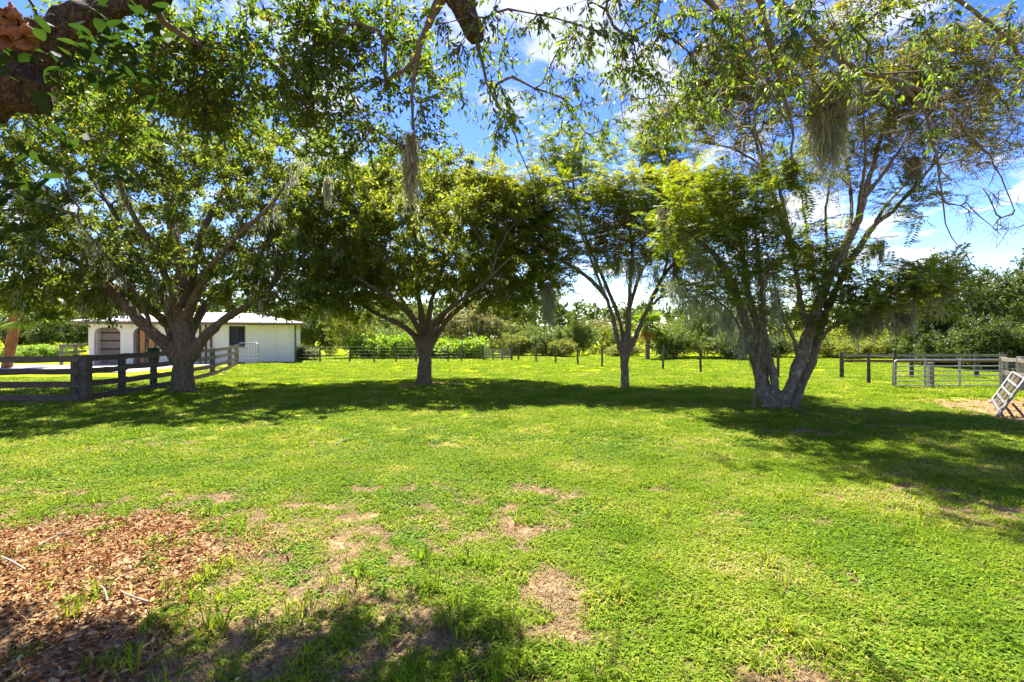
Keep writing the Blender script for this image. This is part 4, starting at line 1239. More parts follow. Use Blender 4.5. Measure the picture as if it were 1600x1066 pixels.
    for l in limbs:
        if l is not burl and l is not stub:
            c = catmull(l, .1); c = c[min(int((c[:, 3] > .05).sum()), len(c) - 3):]; c[1:-1, :3] += rng.normal(0, .008, (len(c) - 2, 3))
            wood.tube(c[:, :3], c[:, 3], 7)
    Ce = sk.pos[ends]; De = sk.dir[ends]
    mb = MB()
    mb.put(*simple_leaf_crown(wood, Ce[kd == 0], De[kd == 0], 11, 12, 0.36, 0.056, 0.019, True, .1, .3, twig_r=.0022, stray=.006))
    mb.put(*simple_leaf_crown(wood, Ce[kd == 1], De[kd == 1] * .7 + [0, 0, -.5], 6, 8, 0.30, 0.048, 0.014, True, -.3, .55, 0.8, 1.0, twig_r=.002, stray=.005))
    # leaves sprouting along the thin hanging branches
    thin = np.concatenate([sk.pos[ids[1:]] for ids, kk in zip(sk.paths, kd) if kk < 2])
    q = thin[rng.choice(len(thin), 2600)] + rng.normal(0, .03, (2600, 3)) * .25
    mb.put(*leaves(q, rdir(len(q)) + [0, 0, -.6], rdir(len(q)) + [0, 0, .4], rng.uniform(.04, .07, len(q)), rng.uniform(.014, .022, len(q)), .12, True))
    # bare twigs at the right end
    for c in [Ce[kd == 2]]:
        n = len(c) * 4
        a = c[rng.integers(0, len(c), n)]
        b = a + unit(rdir(n) + [0.3, .1, -.3]) * rng.uniform(.06, .22, n)[:, None]
        wood.put(*sticks(a, b, .0022, .0012, 3))
        k = rng.integers(0, n, n)
        a2 = a[k] + (b - a)[k] * rng.uniform(.3, 1, (n, 1)); b2 = a2 + unit(rdir(n) + [0.2, 0, -.2]) * rng.uniform(.03, .1, n)[:, None]
        wood.put(*sticks(a2, b2, .0014, .0012, 3))
    t.part('branches', wood.mesh('near_branches', True), M['branch'])
    crown_me = mb.mesh('near_crown')
    t.part('crown', crown_me, M['near_leaf'], 'stuff')
    # the largest leaves, close to the viewer on the trunk: single leaves
    forms = []
    for k in range(6):
        n = 1
        V, F = leaf_shape(0.085 + .01 * k, 0.040 + .004 * k)
        forms.append(mesh('leaf', V, F, True))
        forms[-1].materials.append(M['vine_leaf'])
    spots = []
    for px, py, Y, rx, ry, n in ((60, 130, 2.75, 90, 60, 20), (40, 290, 3.0, 60, 60, 30), (150, 60, 2.9, 110, 50, 34), (130, 240, 3.2, 60, 50, 20), (190, 110, 3.1, 50, 60, 26), (30, 350, 3.2, 40, 40, 14), (10, 80, 2.7, 30, 40, 8), (230, 30, 3.2, 70, 40, 20)):
        c = P(px, py, Y)
        for i in range(n):
            spots.append(c + np.array([rng.normal(0, rx * .5 / FOC * Y), rng.normal(0, .10), rng.normal(0, ry * .5 / FOC * Y)]))
    for i, s in enumerate(spots):
        o_ = obj('leaf', forms[i % 6], None, t.o)
        o_.location = Vector(s) - t.loc
        o_.rotation_euler = (random.uniform(-.9, .9), random.uniform(-.9, .9), random.uniform(0, 6.28))
        sv = random.uniform(.7, 1.2); o_.scale = (sv, sv, sv)
    # two orange dried leaves / bracket by the burl
    mb2 = MB()
    for p in ((-3.02, 2.86, 3.36), (-2.93, 2.84, 3.30), (-2.98, 2.84, 3.22)):
        c = np.array(p); th = np.linspace(0, 2 * math.pi, 15)[:-1]
    return t, sk


def leaf_shape(L, W):
    ts = np.linspace(0, 1, 6)
    w = W * .5 * np.sin(np.pi * np.clip(ts * .92 + .06, 0, 1)) ** .8
    mid = np.stack([ts * L, 0 * ts, -.12 * L * ts ** 2], 1)
    V = np.concatenate([mid, mid + np.stack([0 * ts, w, w * .22], 1), mid - np.stack([0 * ts, w, -w * .22], 1)])
    F = []
    for i in range(5):
        F += [(i, i + 1, 6 + i + 1, 6 + i), (i + 1, i, 12 + i, 12 + i + 1)]
    return V, np.array(F)


near_t, near_sk = near_oak()


def bracket_fungus():
    """Orange-brown folded growth on the near limb, top corner of the view."""
    mb = MB()
    th = np.linspace(0, 2 * math.pi, 22, endpoint=False)
    for (px, py, Y, r, tilt) in ((22, 38, 2.78, .085, .2), (8, 58, 2.76, .08, -.3), (38, 56, 2.75, .06, .6), (16, 22, 2.8, .06, -.1)):
        c = P(px, py, Y)
        rings = []
        for k, (rr, dz, dy) in enumerate(((.15, 0, .05), (.6, .012, .02), (1.0, 0, -.012), (.96, -.016, -.012), (.6, -.02, .02), (.15, -.02, .06))):
            R = r * rr * (1 + .22 * np.sin(3 * th + px) + .1 * np.sin(7 * th))
            x = R * np.cos(th); z = R * np.sin(th) * (.8 + .2 * tilt)
            rings.append(np.stack([c[0] + x, c[1] + dy + .02 * np.sin(4 * th), c[2] + z + dz], 1))
        V = np.concatenate(rings); n = len(th)
        F = []
        for a in range(5):
            for b in range(n): F.append((a * n + b, a * n + (b + 1) % n, (a + 1) * n + (b + 1) % n, (a + 1) * n + b))
        mb.put(V, np.array(F))
    m = plain_mat('fungus', (0.10, 0.035, 0.010), (0.24, 0.095, 0.024), 22, .7, 0, .3, .5)
    tag(obj('dried_leaf_curl', mb.mesh('dried_leaf_curl', True), m), 'orange-brown crinkled dead leaf curl against the near oak limb', 'dead leaf')


bracket_fungus()


def moss_things():
    rows = [
        ('largest grey moss beard, hanging in the open sky left of the many-stemmed tree top', 1292, 110, 9.6, 50, 215, 1900, .10),
        ('dark moss tuft hanging from the pale right limb against the sky', 1432, 245, 11.3, 26, 60, 700, .05),
        ('short moss tuft dangling under the upper left stem of the many-stemmed tree', 1236, 245, 11.5, 14, 60, 500, .04),
        ('thin long moss strand hanging straight down between the two oaks', 640, 205, 4.2, 6, 135, 420, .018),
        ('slender pale moss strand hanging beside the broad oak crown', 512, 275, 12.6, 6, 75, 260, .03),
        ('moss tuft hanging low under the horizontal right branch', 1408, 485, 11.0, 20, 44, 600, .05),
        ('moss curtain hanging under the inner end of the horizontal right branch', 1350, 492, 11.2, 34, 44, 900, .06),
        ('brown moss tail hanging at the right edge of the dark round oak', 857, 440, 16.4, 10, 95, 600, .04),
        ('small moss tuft below the short leafy bough right of the pale limb', 1372, 375, 11.6, 10, 45, 350, .03),
    ]
    for lab, px, py, Y, wpx, hpx, n, sp in rows:
        a = P(px, py, Y)
        w = wpx / FOC * Y
        A = a + np.stack([np.linspace(-w / 2, w / 2, 8), rng.normal(0, .05, 8), -np.abs(np.linspace(-1, 1, 8)) * .15 * w + 0], 1)
        mbm = MB(); wd = .0045 if Y < 8 else .007; H = hpx / FOC * Y
        if n > 2000:
            for k in range(9):
                f = rng.uniform(-.5, .5); a_ = a + np.array([f * w, rng.normal(0, .06), -abs(f) * .25 * w - rng.uniform(0, .3) * H])
                mbm.put(*moss_arr(a_ + rng.normal(0, .04, (4, 3)), n // 9, H * rng.uniform(.3, .95), .05, wd * .75))
        else:
            for k in range(3):
                mbm.put(*moss_arr(A[rng.integers(0, 8, 3)], n // 3, H * rng.uniform(.6, 1.1), sp, wd))
        V = np.concatenate(mbm.V); F = np.concatenate(mbm.F4)
        o = obj('spanish_moss', mesh('spanish_moss', V - a, F), M['moss'], None, Vector(a))
        tag(o, lab, 'moss', 'hanging moss beards')


moss_things()


# ---------------------------------------------------------------- fences and gates
def rot_box(cx, cy, z0, z1, w, d, ang, jit=.0):
    c, s = math.cos(ang), math.sin(ang)
    V = []
    for z in (z0, z1):
        for i, j in ((-1, -1), (1, -1), (1, 1), (-1, 1)):
            x, y = i * w / 2 + rng.normal(0, jit), j * d / 2 + rng.normal(0, jit)
            V.append((cx + x * c - y * s, cy + x * s + y * c, z))
    return np.array(V), np.array([(3, 2, 1, 0), (4, 5, 6, 7), (0, 1, 5, 4), (1, 2, 6, 5), (2, 3, 7, 6), (3, 0, 4, 7)])


def warped_board(a, b, th, h, n=7, sag=.012):
    """A weathered rail: slightly sagging, uneven edges."""
    a = np.array(a, float); b = np.array(b, float)
    t = np.linspace(0, 1, n)[:, None]
    c = a + (b - a) * t
    d = unit(b - a); s = unit(np.cross(d, [0, 0, 1.0])); u = np.array([0, 0, 1.0])
    c[:, 2] += -np.sin(np.pi * t[:, 0]) * sag + rng.normal(0, .004, n)
    hh = h * (1 + rng.normal(0, .05, n))
    V = np.concatenate([np.stack([c[i] + s * th / 2 + u * hh[i] / 2, c[i] + s * th / 2 - u * hh[i] / 2, c[i] - s * th / 2 - u * hh[i] / 2, c[i] - s * th / 2 + u * hh[i] / 2]) for i in range(n)])
    F = []
    for i in range(n - 1):
        for j in range(4): F.append((i * 4 + j, i * 4 + (j + 1) % 4, i * 4 + 4 + (j + 1) % 4, i * 4 + 4 + j))
    F += [(3, 2, 1, 0), ((n - 1) * 4, (n - 1) * 4 + 1, (n - 1) * 4 + 2, (n - 1) * 4 + 3)]
    return V, np.array(F)


def bevel_mesh(V, F, name, w=.008, seg=1):
    me = mesh(name, V, F)
    bm = bmesh.new(); bm.from_mesh(me)
    bmesh.ops.recalc_face_normals(bm, faces=bm.faces)
    bmesh.ops.bevel(bm, geom=list(bm.edges), offset=w, segments=seg, affect='EDGES', profile=.6)
    bm.to_mesh(me); bm.free()
    return me


def board_fence():
    pts = FENCE_L
    t = Thing('board_fence', (pts[1][0], pts[1][1], ghs(*pts[1])), 'dark weathered board fence with a thick corner post, running back past the broad oak', 'fence')
    H = [1.08, .76, .42, .10]
    posts = [(-14.4, 12.75, .16)] + [(pts[1][0] - .11, pts[1][1], .19), (pts[1][0] + .12, pts[1][1] - .02, .21)] + [(p[0], p[1], .15) for p in pts[2:]]
    for i, (x, y, w) in enumerate(posts):
        g = ghs(x, y)
        V, F = rot_box(x, y, g - .2, g + (1.17 if 0 < i < 3 else 1.14) + rng.uniform(-.04, .04), w, w * .9, rng.uniform(-.1, .1), .008)
        V[4:, 2] += rng.normal(0, .012, 4)
        t.part('post', bevel_mesh(V, F, 'post', .012), M['old_wood'])
    for si, (a, b) in enumerate(zip(pts[:-1], pts[1:])):
        a = np.array(a); b = np.array(b); d = (b - a) / np.linalg.norm(b - a); s = np.array([d[1], -d[0]])
        off = s * .10
        for hi, h in enumerate(H):
            if si == 0:
                spans = [((-18.0, 12.6), (-14.3, 12.75)), ((-14.5, 12.74), (-10.8, 12.9))]
            else:
                spans = [(tuple(a - d * .06), tuple(b + d * .06))]
            for p, q in spans:
                o2 = off + s * .004 * ((si + hi) % 2) if si else np.array([0, -.115 - .004 * (hi % 2)])
                p3 = (p[0] + o2[0], p[1] + o2[1], ghs(*p) + h + rng.normal(0, .012)); q3 = (q[0] + o2[0], q[1] + o2[1], ghs(*q) + h + rng.normal(0, .012))
                V, F = warped_board(p3, q3, .035, .15)
                t.part('rail', mesh('rail', V, F), M['old_rail'])
    # woven wire stapled to the rails
    mb = MB()
    for si in range(len(pts) - 1):
        a = np.array(pts[si]); b = np.array(pts[si + 1]); d = (b - a) / np.linalg.norm(b - a); s = np.array([d[1], -d[0]]) * .135
        L = np.linalg.norm(b - a); n = int(L / .15)
        for k in range(n + 1):
            p = a + d * (k * .15) + s
            g = ghs(*p)
            mb.put(*sticks(np.array([[p[0], p[1], g + .03]]), np.array([[p[0], p[1], g + 1.12]]), .0017, .0017, 3))
        for h in np.arange(.05, 1.13, .12):
            p = a + s; q = b + s
            mb.put(*sticks(np.array([[p[0], p[1], ghs(*p) + h]]), np.array([[q[0], q[1], ghs(*q) + h]]), .0017, .0017, 3))
    t.part('wire_mesh', mb.mesh('wire_mesh'), M['wire'])


board_fence()


def wire_fence(name, pts, label, posth=1.12, pr=.055, rails=0, mat='post_wood'):
    t = Thing(name, (pts[0][0], pts[0][1], ghs(*pts[0])), label, 'fence')
    for x, y in pts:
        g = ghs(x, y); h = posth + rng.uniform(-.06, .1)
        lean = rng.normal(0, .025, 2)
        mb = MB().tube([(x, y, g - .2), (x + lean[0] * .5, y + lean[1] * .5, g + h * .5), (x + lean[0], y + lean[1], g + h)], [pr * 1.1, pr, pr * .92], 8)
        t.part('post', mb.mesh('post', False), M[mat])
    for h in (.12, .34, .56, .78, 1.0):
        mb = MB()
        for a, b in zip(pts[:-1], pts[1:]):
            ga, gb = ghs(*a), ghs(*b)
            p = np.array([a[0], a[1] - pr, ga + h]); q = np.array([b[0], b[1] - pr, gb + h])
            mm = (p + q) / 2 - [0, 0, .02]
            mb.put(*sticks(np.array([p, mm]), np.array([mm, q]), .002, .002, 3))
        t.part('wire', mb.mesh('wire'), M['wire'])
    for k in range(rails):
        a, b = pts[k], pts[k + 1]
        V, F = warped_board((a[0], a[1] - .08, ghs(*a) + 1.02), (b[0], b[1] - .08, ghs(*b) + 1.02), .04, .09)
        t.part('rail', mesh('rail', V, F), M['grey_wood'])
    return t


wire_fence('wire_fence', [(-13.7, 32.4), (-12.6, 33.6), (-10.7, 33.8), (-9.1, 33.8), (-7.6, 33.6), (-6.3, 33.6), (-4.3, 34.4), (-3.45, 34.8), (-2.1, 36.6)], 'wire fence on thin posts behind the round oak, left of the board gate', rails=1)
wire_fence('wire_fence', [(0.0, 36.6), (0.45, 36.0), (1.6, 33.9), (2.75, 32.2), (3.9, 30.3), (4.95, 28.2), (7.4, 25.1), (8.6, 23.3), (10.6, 20.4), (12.4, 17.8), (12.05, 16.3)][:-1] + [(12.35, 16.55)],
           'wire fence on dark posts crossing the lawn from the board gate to the tube gate')


def board_gate():
    t = Thing('board_gate', (-1.05, 36.6, 0), 'grey timber board gate far across the lawn between the wire fences', 'gate')
    g = ghs(-1, 36.6)
    for x in (-2.05, -1.35, -.7, -.05):
        t.part('post', MB().box(x - .06, x + .06, 36.62, 36.74, g - .1, g + .82).mesh('post'), M['grey_wood'])
    for h in (.24, .42, .60, .78):
        V, F = warped_board((-2.15, 36.58, g + h), (.05, 36.58, g + h - .04), .04, .11)
        t.part('board', mesh('board', V, F), M['grey_wood'])


board_gate()


def tube_gate():
    """Long galvanised gate at the right."""
    A = np.array([12.1, 16.2]); B = np.array([15.75, 16.45])
    t = Thing('tube_gate', (12.1, 16.2, ghs(12.1, 16.2)), 'long grey metal tube gate across the fence corner, six bars high', 'gate')
    d = (B - A) / np.linalg.norm(B - A)
    g = ghs(*A)

    def q(s, z): return (A[0] + d[0] * s, A[1] + d[1] * s, g + z)
    L = np.linalg.norm(B - A)
    r = .025
    pts = [q(0, .06), q(0, .78), q(.03, .86), q(.11, .89), q(L - .11, .89), q(L - .03, .86), q(L, .78), q(L, .06)]
    t.part('frame', MB().tube(catmull(np.c_[pts, [r] * 8], .05)[:, :3] if False else pts, r, 8).mesh('frame', True), M['galv'])
    for z in (.08, .22, .38, .54, .69):
        t.part('bar', MB().tube([q(0, z), q(L, z)], .018, 7).mesh('bar', True), M['galv'])
    for s in (1.03, 2.2):
        t.part('brace', MB().beam(q(s, .05), q(s, .88), .055, .03, (d[0], d[1], 0)).mesh('brace'), M['galv'])
    x, y = A + d * 1.32
    V, F = rot_box(x, y + .12, g - .2, g + .78, .13, .13, .1, .004)
    post = Thing('fence_post', (x, y + .12, g), 'short thick timber post standing behind the middle of the tube gate', 'post')
    post.part('shaft', bevel_mesh(V, F, 'shaft', .01), M['grey_wood'])
    post.part('cap', bevel_mesh(*rot_box(x, y + .12, g + .775, g + .80, .15, .15, .1), 'cap', .006), M['grey_wood'])


tube_gate()


def side_fence():
    """Timber and mesh fence running towards the viewer along the right edge."""
    pts = [(15.85, 16.5), (15.2, 15.3), (14.5, 14.0), (13.4, 12.2), (12.6, 10.6), (11.7, 8.6)]
    t = Thing('side_fence', (15.85, 16.5, 0), 'pale timber post and mesh fence along the right edge, behind the leaning gate', 'fence')
    for x, y in pts:
        g = ghs(x, y)
        V, F = rot_box(x, y, g - .2, g + 1.0 + rng.uniform(-.05, .1), .16, .14, rng.uniform(-.3, .3), .006)
        t.part('post', bevel_mesh(V, F, 'post', .01), M['grey_wood'])
    for h in (.92, .5):
        for a, b in zip(pts[:-1], pts[1:]):
            V, F = warped_board((a[0] - .09, a[1] - .02, ghs(*a) + h), (b[0] - .09, b[1] - .02, ghs(*b) + h), .035, .12)
            t.part('rail', mesh('rail', V, F), M['grey_wood'])
    mb = MB()
    for a, b in zip(pts[:-1], pts[1:]):
        a = np.array(a) + [-.13, -.02]; b = np.array(b) + [-.13, -.02]
        for k in range(12):
            p = a + (b - a) * k / 12
            mb.put(*sticks(np.array([[p[0], p[1], .03]]), np.array([[p[0], p[1], 1.0]]), .002, .002, 3))
        for h in np.arange(.06, 1.02, .12):
            mb.put(*sticks(np.array([[a[0], a[1], h]]), np.array([[b[0], b[1], h]]), .002, .002, 3))
    t.part('wire_mesh', mb.mesh('wire_mesh'), M['wire'])
    # rails of the far board fence seen through the tube gate
    t2 = Thing('board_fence', (12.6, 20.5, 0), 'red-brown board fence beyond the tube gate under the dark trees', 'fence')
    for x in (13.2, 16.0, 18.6, 19.6):
        t2.part('post', MB().tube([(x, 20.5, -.1), (x, 20.5, 1.02)], [.08, .075], 8).mesh('post'), M['post_wood'])
    for z in (.68, .9):
        V, F = warped_board((13.2, 20.4, z), (19.7, 20.4, z), .035, .1)
        t2.part('rail', mesh('rail', V, F), M['rail_red'] if z < .8 else M['grey_wood'])


side_fence()


def leaning_gate():
    g = .02
    a = np.array([11.68, 12.5, g]); b = np.array([9.82, 10.35, g])       # bottom edge on the mulch
    up = np.array([.60, .05, .74])                                     # leans back to the right
    a2, b2 = a + up, b + up
    t = Thing('leaning_gate', tuple((a + b) / 2), 'bare silver metal gate leaning against the right-hand fence on mulch', 'gate')
    for p, q in ((a, a2), (b, b2)):
        t.part('side_tube', MB().tube([p, q], .03, 8).mesh('side_tube', True), M['galv_old'])
    for k, s in enumerate((.10, .30, .52, .76, 1.0)):
        p = a + up * s; q = b + up * s
        t.part('bar', MB().tube([p, q], .028, 8).mesh('bar', True), M['galv_old'])
    for f in (.28, .62):
        p = a + (b - a) * f + up * .02 + [.05, .05, -.02]; q = p + up * .97
        t.part('slat', MB().beam(p, q, .075, .02).mesh('slat'), M['old_wood'])


leaning_gate()


def mesh_gate():
    """Small wire-filled gate standing open before the barn wall."""
    A = np.array([-16.55, 31.0]); B = np.array([-15.2, 30.7]); d = B - A
    g = ghs(*A)
    t = Thing('wire_gate', (A[0], A[1], g), 'small rounded tube gate with wire mesh before the white barn wall', 'gate')

    def q(f, z): return (A[0] + d[0] * f, A[1] + d[1] * f, g + z)
    pts = [q(0, .1), q(0, 1.18), q(.05, 1.27), q(.92, 1.27), q(.985, 1.22), q(1, 1.1), q(1, .1), q(0, .1)]
    t.part('frame', MB().tube(pts, .026, 7).mesh('frame', True), M['galv'])
    mb = MB()
    for f in np.linspace(.14, .86, 6): mb.put(*sticks(np.array([q(f, .1)]), np.array([q(f, 1.27)]), .008, .008, 3))
    for z in (.35, .6, .85, 1.05): mb.put(*sticks(np.array([q(0, z)]), np.array([q(1, z)]), .008, .008, 3))
    t.part('wire_mesh', mb.mesh('wire_mesh'), M['wire'])


mesh_gate()


# ---------------------------------------------------------------- barn
def barn():
    # local frame: x along the front wall (0 at its right corner), y into the barn
    Y = 0.0
    ang = math.radians(19.0); ca, sa = math.cos(ang), math.sin(ang)
    cx, cy_ = -14.3, 33.6

    def X(px):
        k = (px - 800) / FOC
        return (k * cy_ - cx) / (ca - k * sa)
    x0, x1 = X(138), 0.0
    g = 0.0
    top = 2.52
    t = Thing('barn', (0, 0, 0), 'long low white stucco barn with arched openings and a pale metal roof', 'barn')

    # front wall outline with rounded openings notched from the floor
    ops = [(147, 188), (208, 246), (262, 304)]
    out = [(x0, g - .1)]
    for a, b in ops:
        xa, xb = X(a), X(b); h = 2.22; r = .38
        out += [(xa, g - .1), (xa, h - r)]
        for k in range(1, 7):
            an = math.pi - k * math.pi / 14
            out.append((xa + r + r * math.cos(an), h - r + r * math.sin(an)))
        out += [(xa + r, h), (xb - r, h)]
        for k in range(1, 7):
            an = math.pi / 2 - k * math.pi / 14
            out.append((xb - r + r * math.cos(an), h - r + r * math.sin(an)))
        out += [(xb, h - r), (xb, g - .1)]
    wx0, wx1, wz0, wz1 = X(358), X(383), .98, 2.34
    xm = X(345)
    out += [(xm, g - .1), (xm, top), (x0, top)]
    bm = bmesh.new()
    f = bm.faces.new([bm.verts.new((a, Y, b)) for a, b in out])
    ex = bmesh.ops.extrude_face_region(bm, geom=[f])
    for v in ex['geom']:
        if isinstance(v, bmesh.types.BMVert): v.co.y += .32
    bmesh.ops.recalc_face_normals(bm, faces=bm.faces)
    bmesh.ops.triangulate(bm, faces=[f for f in bm.faces if len(f.verts) > 4])
    me = bpy.data.meshes.new('wall'); bm.to_mesh(me); bm.free()
    t.part('wall', me, M['stucco'])
    mb = MB()
    mb.box(xm, wx0, Y, Y + .3, g - .1, top).box(wx1, x1, Y, Y + .3, g - .1, top).box(wx0, wx1, Y, Y + .3, g - .1, wz0).box(wx0, wx1, Y, Y + .3, wz1, top)
    t.part('wall', mb.mesh('wall'), M['stucco'])
    D = 6.0
    mb = MB().box(x1 - .3, x1 - .003, Y + .3, Y + D, g - .1, top).box(x0 + .003, x0 + .3, Y + .32, Y + D, g - .1, top).box(x0, x1, Y + D, Y + D + .3, g - .1, top)
    t.part('wall', mb.mesh('wall'), M['stucco'])
    # slab and stall partitions
    t.part('floor_slab', MB().box(x0, x1 - .4, Y - .05, Y + D, g - .08, g + .03).mesh('floor_slab'), M['concrete'])
    for (a, b) in ops[:2]:
        xa, xb = X(a) - .15, X(b) + .1
        pn = t.part('stall_panel', MB().box(xa, xb, Y + .85, Y + .93, g, 2.5).mesh('stall_panel'), M['shutter'])
        for z in (.42, .92, 1.42, 1.90):
            o = obj('rail', MB().box(xa, xb, Y + .80, Y + .847, z - .04, z + .04).mesh('rail'), M['rail_red'], pn)
        obj('post', MB().box(xb - .24, xb - .13, Y + .74, Y + .796, g, 2.35).mesh('post'), M['rail_red'], pn)
        t.part('reveal', MB().box(xa - .02, xa + .16, Y + .33, Y + .84, g, 2.5).mesh('reveal'), M['stucco'])
    t.part('stall_panel', MB().box(X(255), X(310), Y + 1.6, Y + 1.7, g, 2.5).mesh('stall_panel'), M['shutter'])
    for px in (224, 238):
        t.part('timber_post', MB().box(X(px) - .12, X(px) + .12, Y - .16, Y - .02, g, 2.32).mesh('timber_post'), M['orange_wood'])
    for px in (313, 322, 330):
        t.part('door_post', MB().box(X(px) - .05, X(px) + .05, Y - .1, Y - .02, g, 2.45).mesh('door_post'), M['rail_red'])
    t.part('corner_pipe', MB().tube([(x1 + .08, Y - .08, 0), (x1 + .08, Y - .08, 2.45)], .05, 8).mesh('corner_pipe', True), M['dark_frame'])
    # window: dark louvre panes
    w = t.part('window', MB().box(wx0, wx1, Y + .16, Y + .2, wz0, wz1).mesh('window'), M['dark_frame'])
    fr = MB().box(wx0, wx0 + .07, Y - .03, Y + .15, wz0, wz1).box(wx1 - .07, wx1, Y - .03, Y + .15, wz0, wz1).box(wx0 + .07, wx1 - .07, Y - .03, Y + .15, wz1 - .07, wz1).box(wx0 + .07, wx1 - .07, Y - .03, Y + .15, wz0, wz0 + .07)
    xm2 = (wx0 + wx1) / 2
    fr.box(xm2 - .03, xm2 + .03, Y - .02, Y + .15, wz0 + .07, wz1 - .07)
    obj('frame', fr.mesh('frame'), M['dark_frame'], w)
    for c0, c1 in ((wx0 + .08, xm2 - .04), (xm2 + .04, wx1 - .08)):
        for k in range(6):
            z = wz0 + .10 + k * .205
            mb = MB().put([(c0, Y + .03, z), (c1, Y + .03, z), (c1, Y + .13, z + .19), (c0, Y + .13, z + .19), (c0, Y + .042, z - .004), (c1, Y + .042, z - .004), (c1, Y + .142, z + .186), (c0, Y + .142, z + .186)],
                          [(0, 1, 2, 3), (7, 6, 5, 4), (0, 4, 5, 1), (1, 5, 6, 2), (2, 6, 7, 3), (3, 7, 4, 0)])
            obj('pane', mb.mesh('pane'), M['pane'], w)
    # hip roof of standing-seam sheets
    ov = .6
    ex0, ex1, ey0, ey1, ez = x0 - ov, x1 + ov, Y - ov, Y + D + .3 + ov, top + .05
    yr = (ey0 + ey1) / 2; rise = .72; hip = (ey1 - ey0) / 2
    rx0, rx1 = ex0 + hip, ex1 - hip
    n = int((ex1 - ex0) / .62)
    roof = t.part('roof', MB().put([(ex0 + .3, ey0 + .3, ez), (ex1 - .3, ey0 + .3, ez), (ex1 - .3, ey1 - .3, ez), (ex0 + .3, ey1 - .3, ez), (rx0, yr, ez + rise - .05), (rx1, yr, ez + rise - .05)],
                                   [(0, 1, 5), (1, 2, 5), (2, 3, 4), (3, 0, 4), (0, 5, 4), (2, 4, 5)]).mesh('roof'), M['roof'])
    xs = np.linspace(ex0, ex1, n + 1)

    def ht(x): return max(0.0, min(1.0, (x - ex0) / hip, (ex1 - x) / hip))
    for i in range(n):
        a, b = xs[i] + .006, xs[i + 1] - .006
        for sgn in (1, -1):
            def pt(x, f, dz): return (x, (ey0 + f * hip) if sgn > 0 else (ey1 - f * hip), ez + f * rise + dz)
            fa, fb = ht(a), ht(b)
            V = [pt(a, 0, 0), pt(b, 0, 0), pt(b, fb, 0), pt(a, fa, 0), pt(a, 0, .03), pt(b, 0, .03), pt(b, fb, .03), pt(a, fa, .03)]
            mb = MB().put(V, [(0, 3, 2, 1), (4, 5, 6, 7), (0, 1, 5, 4), (1, 2, 6, 5), (2, 3, 7, 6), (3, 0, 4, 7)])
            V2 = [pt(b - .03, 0, .031), pt(b, 0, .031), pt(b, fb, .031), pt(b - .03, fb, .031), pt(b - .03, 0, .07), pt(b, 0, .07), pt(b, fb, .07), pt(b - .03, fb, .07)]
            mb.put(V2, [(4, 5, 6, 7), (0, 1, 5, 4), (1, 2, 6, 5), (3, 0, 4, 7)])
            obj('roof_panel', mb.mesh('roof_panel'), M['roof'], roof)
    for xe, xr in ((ex0, rx0), (ex1, rx1)):
        V = [(xe, ey0 + .01, ez + .01), (xe, ey1 - .01, ez + .01), (xr, yr, ez + rise + .015)]
        V += [(a, b, c - .03) for a, b, c in V]
        obj('hip_panel', MB().put(V, [(0, 1, 2), (5, 4, 3)]).put(V, [(0, 3, 4, 1), (1, 4, 5, 2), (2, 5, 3, 0)]).mesh('hip_panel'), M['roof'], roof)
    mb = MB().box(ex0 + .05, ex1 - .05, ey0 + .04, ey0 + .09, ez - .17, ez - .004).box(ex0 + .05, ex0 + .1, ey0 + .09, ey1 - .1, ez - .17, ez - .004).box(ex1 - .1, ex1 - .05, ey0 + .09, ey1 - .1, ez - .17, ez - .004)
    t.part('fascia', mb.mesh('fascia'), M['fascia'])
    gut = MB().tube([(ex0 + .02, ey0 - .05, ez - .05), (ex1 - .02, ey0 - .05, ez - .05)], .05, 8)
    t.part('gutter', gut.mesh('gutter', True), M['fascia'])
    t.part('window_sill', MB().box(wx0 - .06, wx1 + .06, Y - .07, Y - .003, wz0 - .07, wz0 - .004).mesh('window_sill'), M['stucco'])
    t.part('soffit', MB().box(ex0 + .1, ex1 - .1, ey0 + .09, Y, ez - .06, ez - .03).mesh('soffit'), M['fascia'])
    t.o.location = (cx, cy_, 0); t.o.rotation_euler = (0, 0, ang)
    # driveway sheet
    yy = np.array([20.0, 31.4])
    V = [(-60, 22.4, .03), (-17.4, 23.4, .03), (-17.6, 25.2, .03), (-18.0, 28.6, .03), (-17.2, 30.5, .03), (-17.5, 32.45, .03), (-24.85, 29.9, .03), (-60, 29.0, .03)]
    bm = bmesh.new(); f = bm.faces.new([bm.verts.new(v) for v in V])
    ex = bmesh.ops.extrude_face_region(bm, geom=[f])
    for v in ex['geom']:
        if isinstance(v, bmesh.types.BMVert): v.co.z -= .15
    bmesh.ops.recalc_face_normals(bm, faces=bm.faces)
    me = bpy.data.meshes.new('driveway'); bm.to_mesh(me); bm.free()
    tag(obj('driveway', me, M['concrete']), 'pale concrete driveway in front of the barn', None, None, 'structure')


barn()


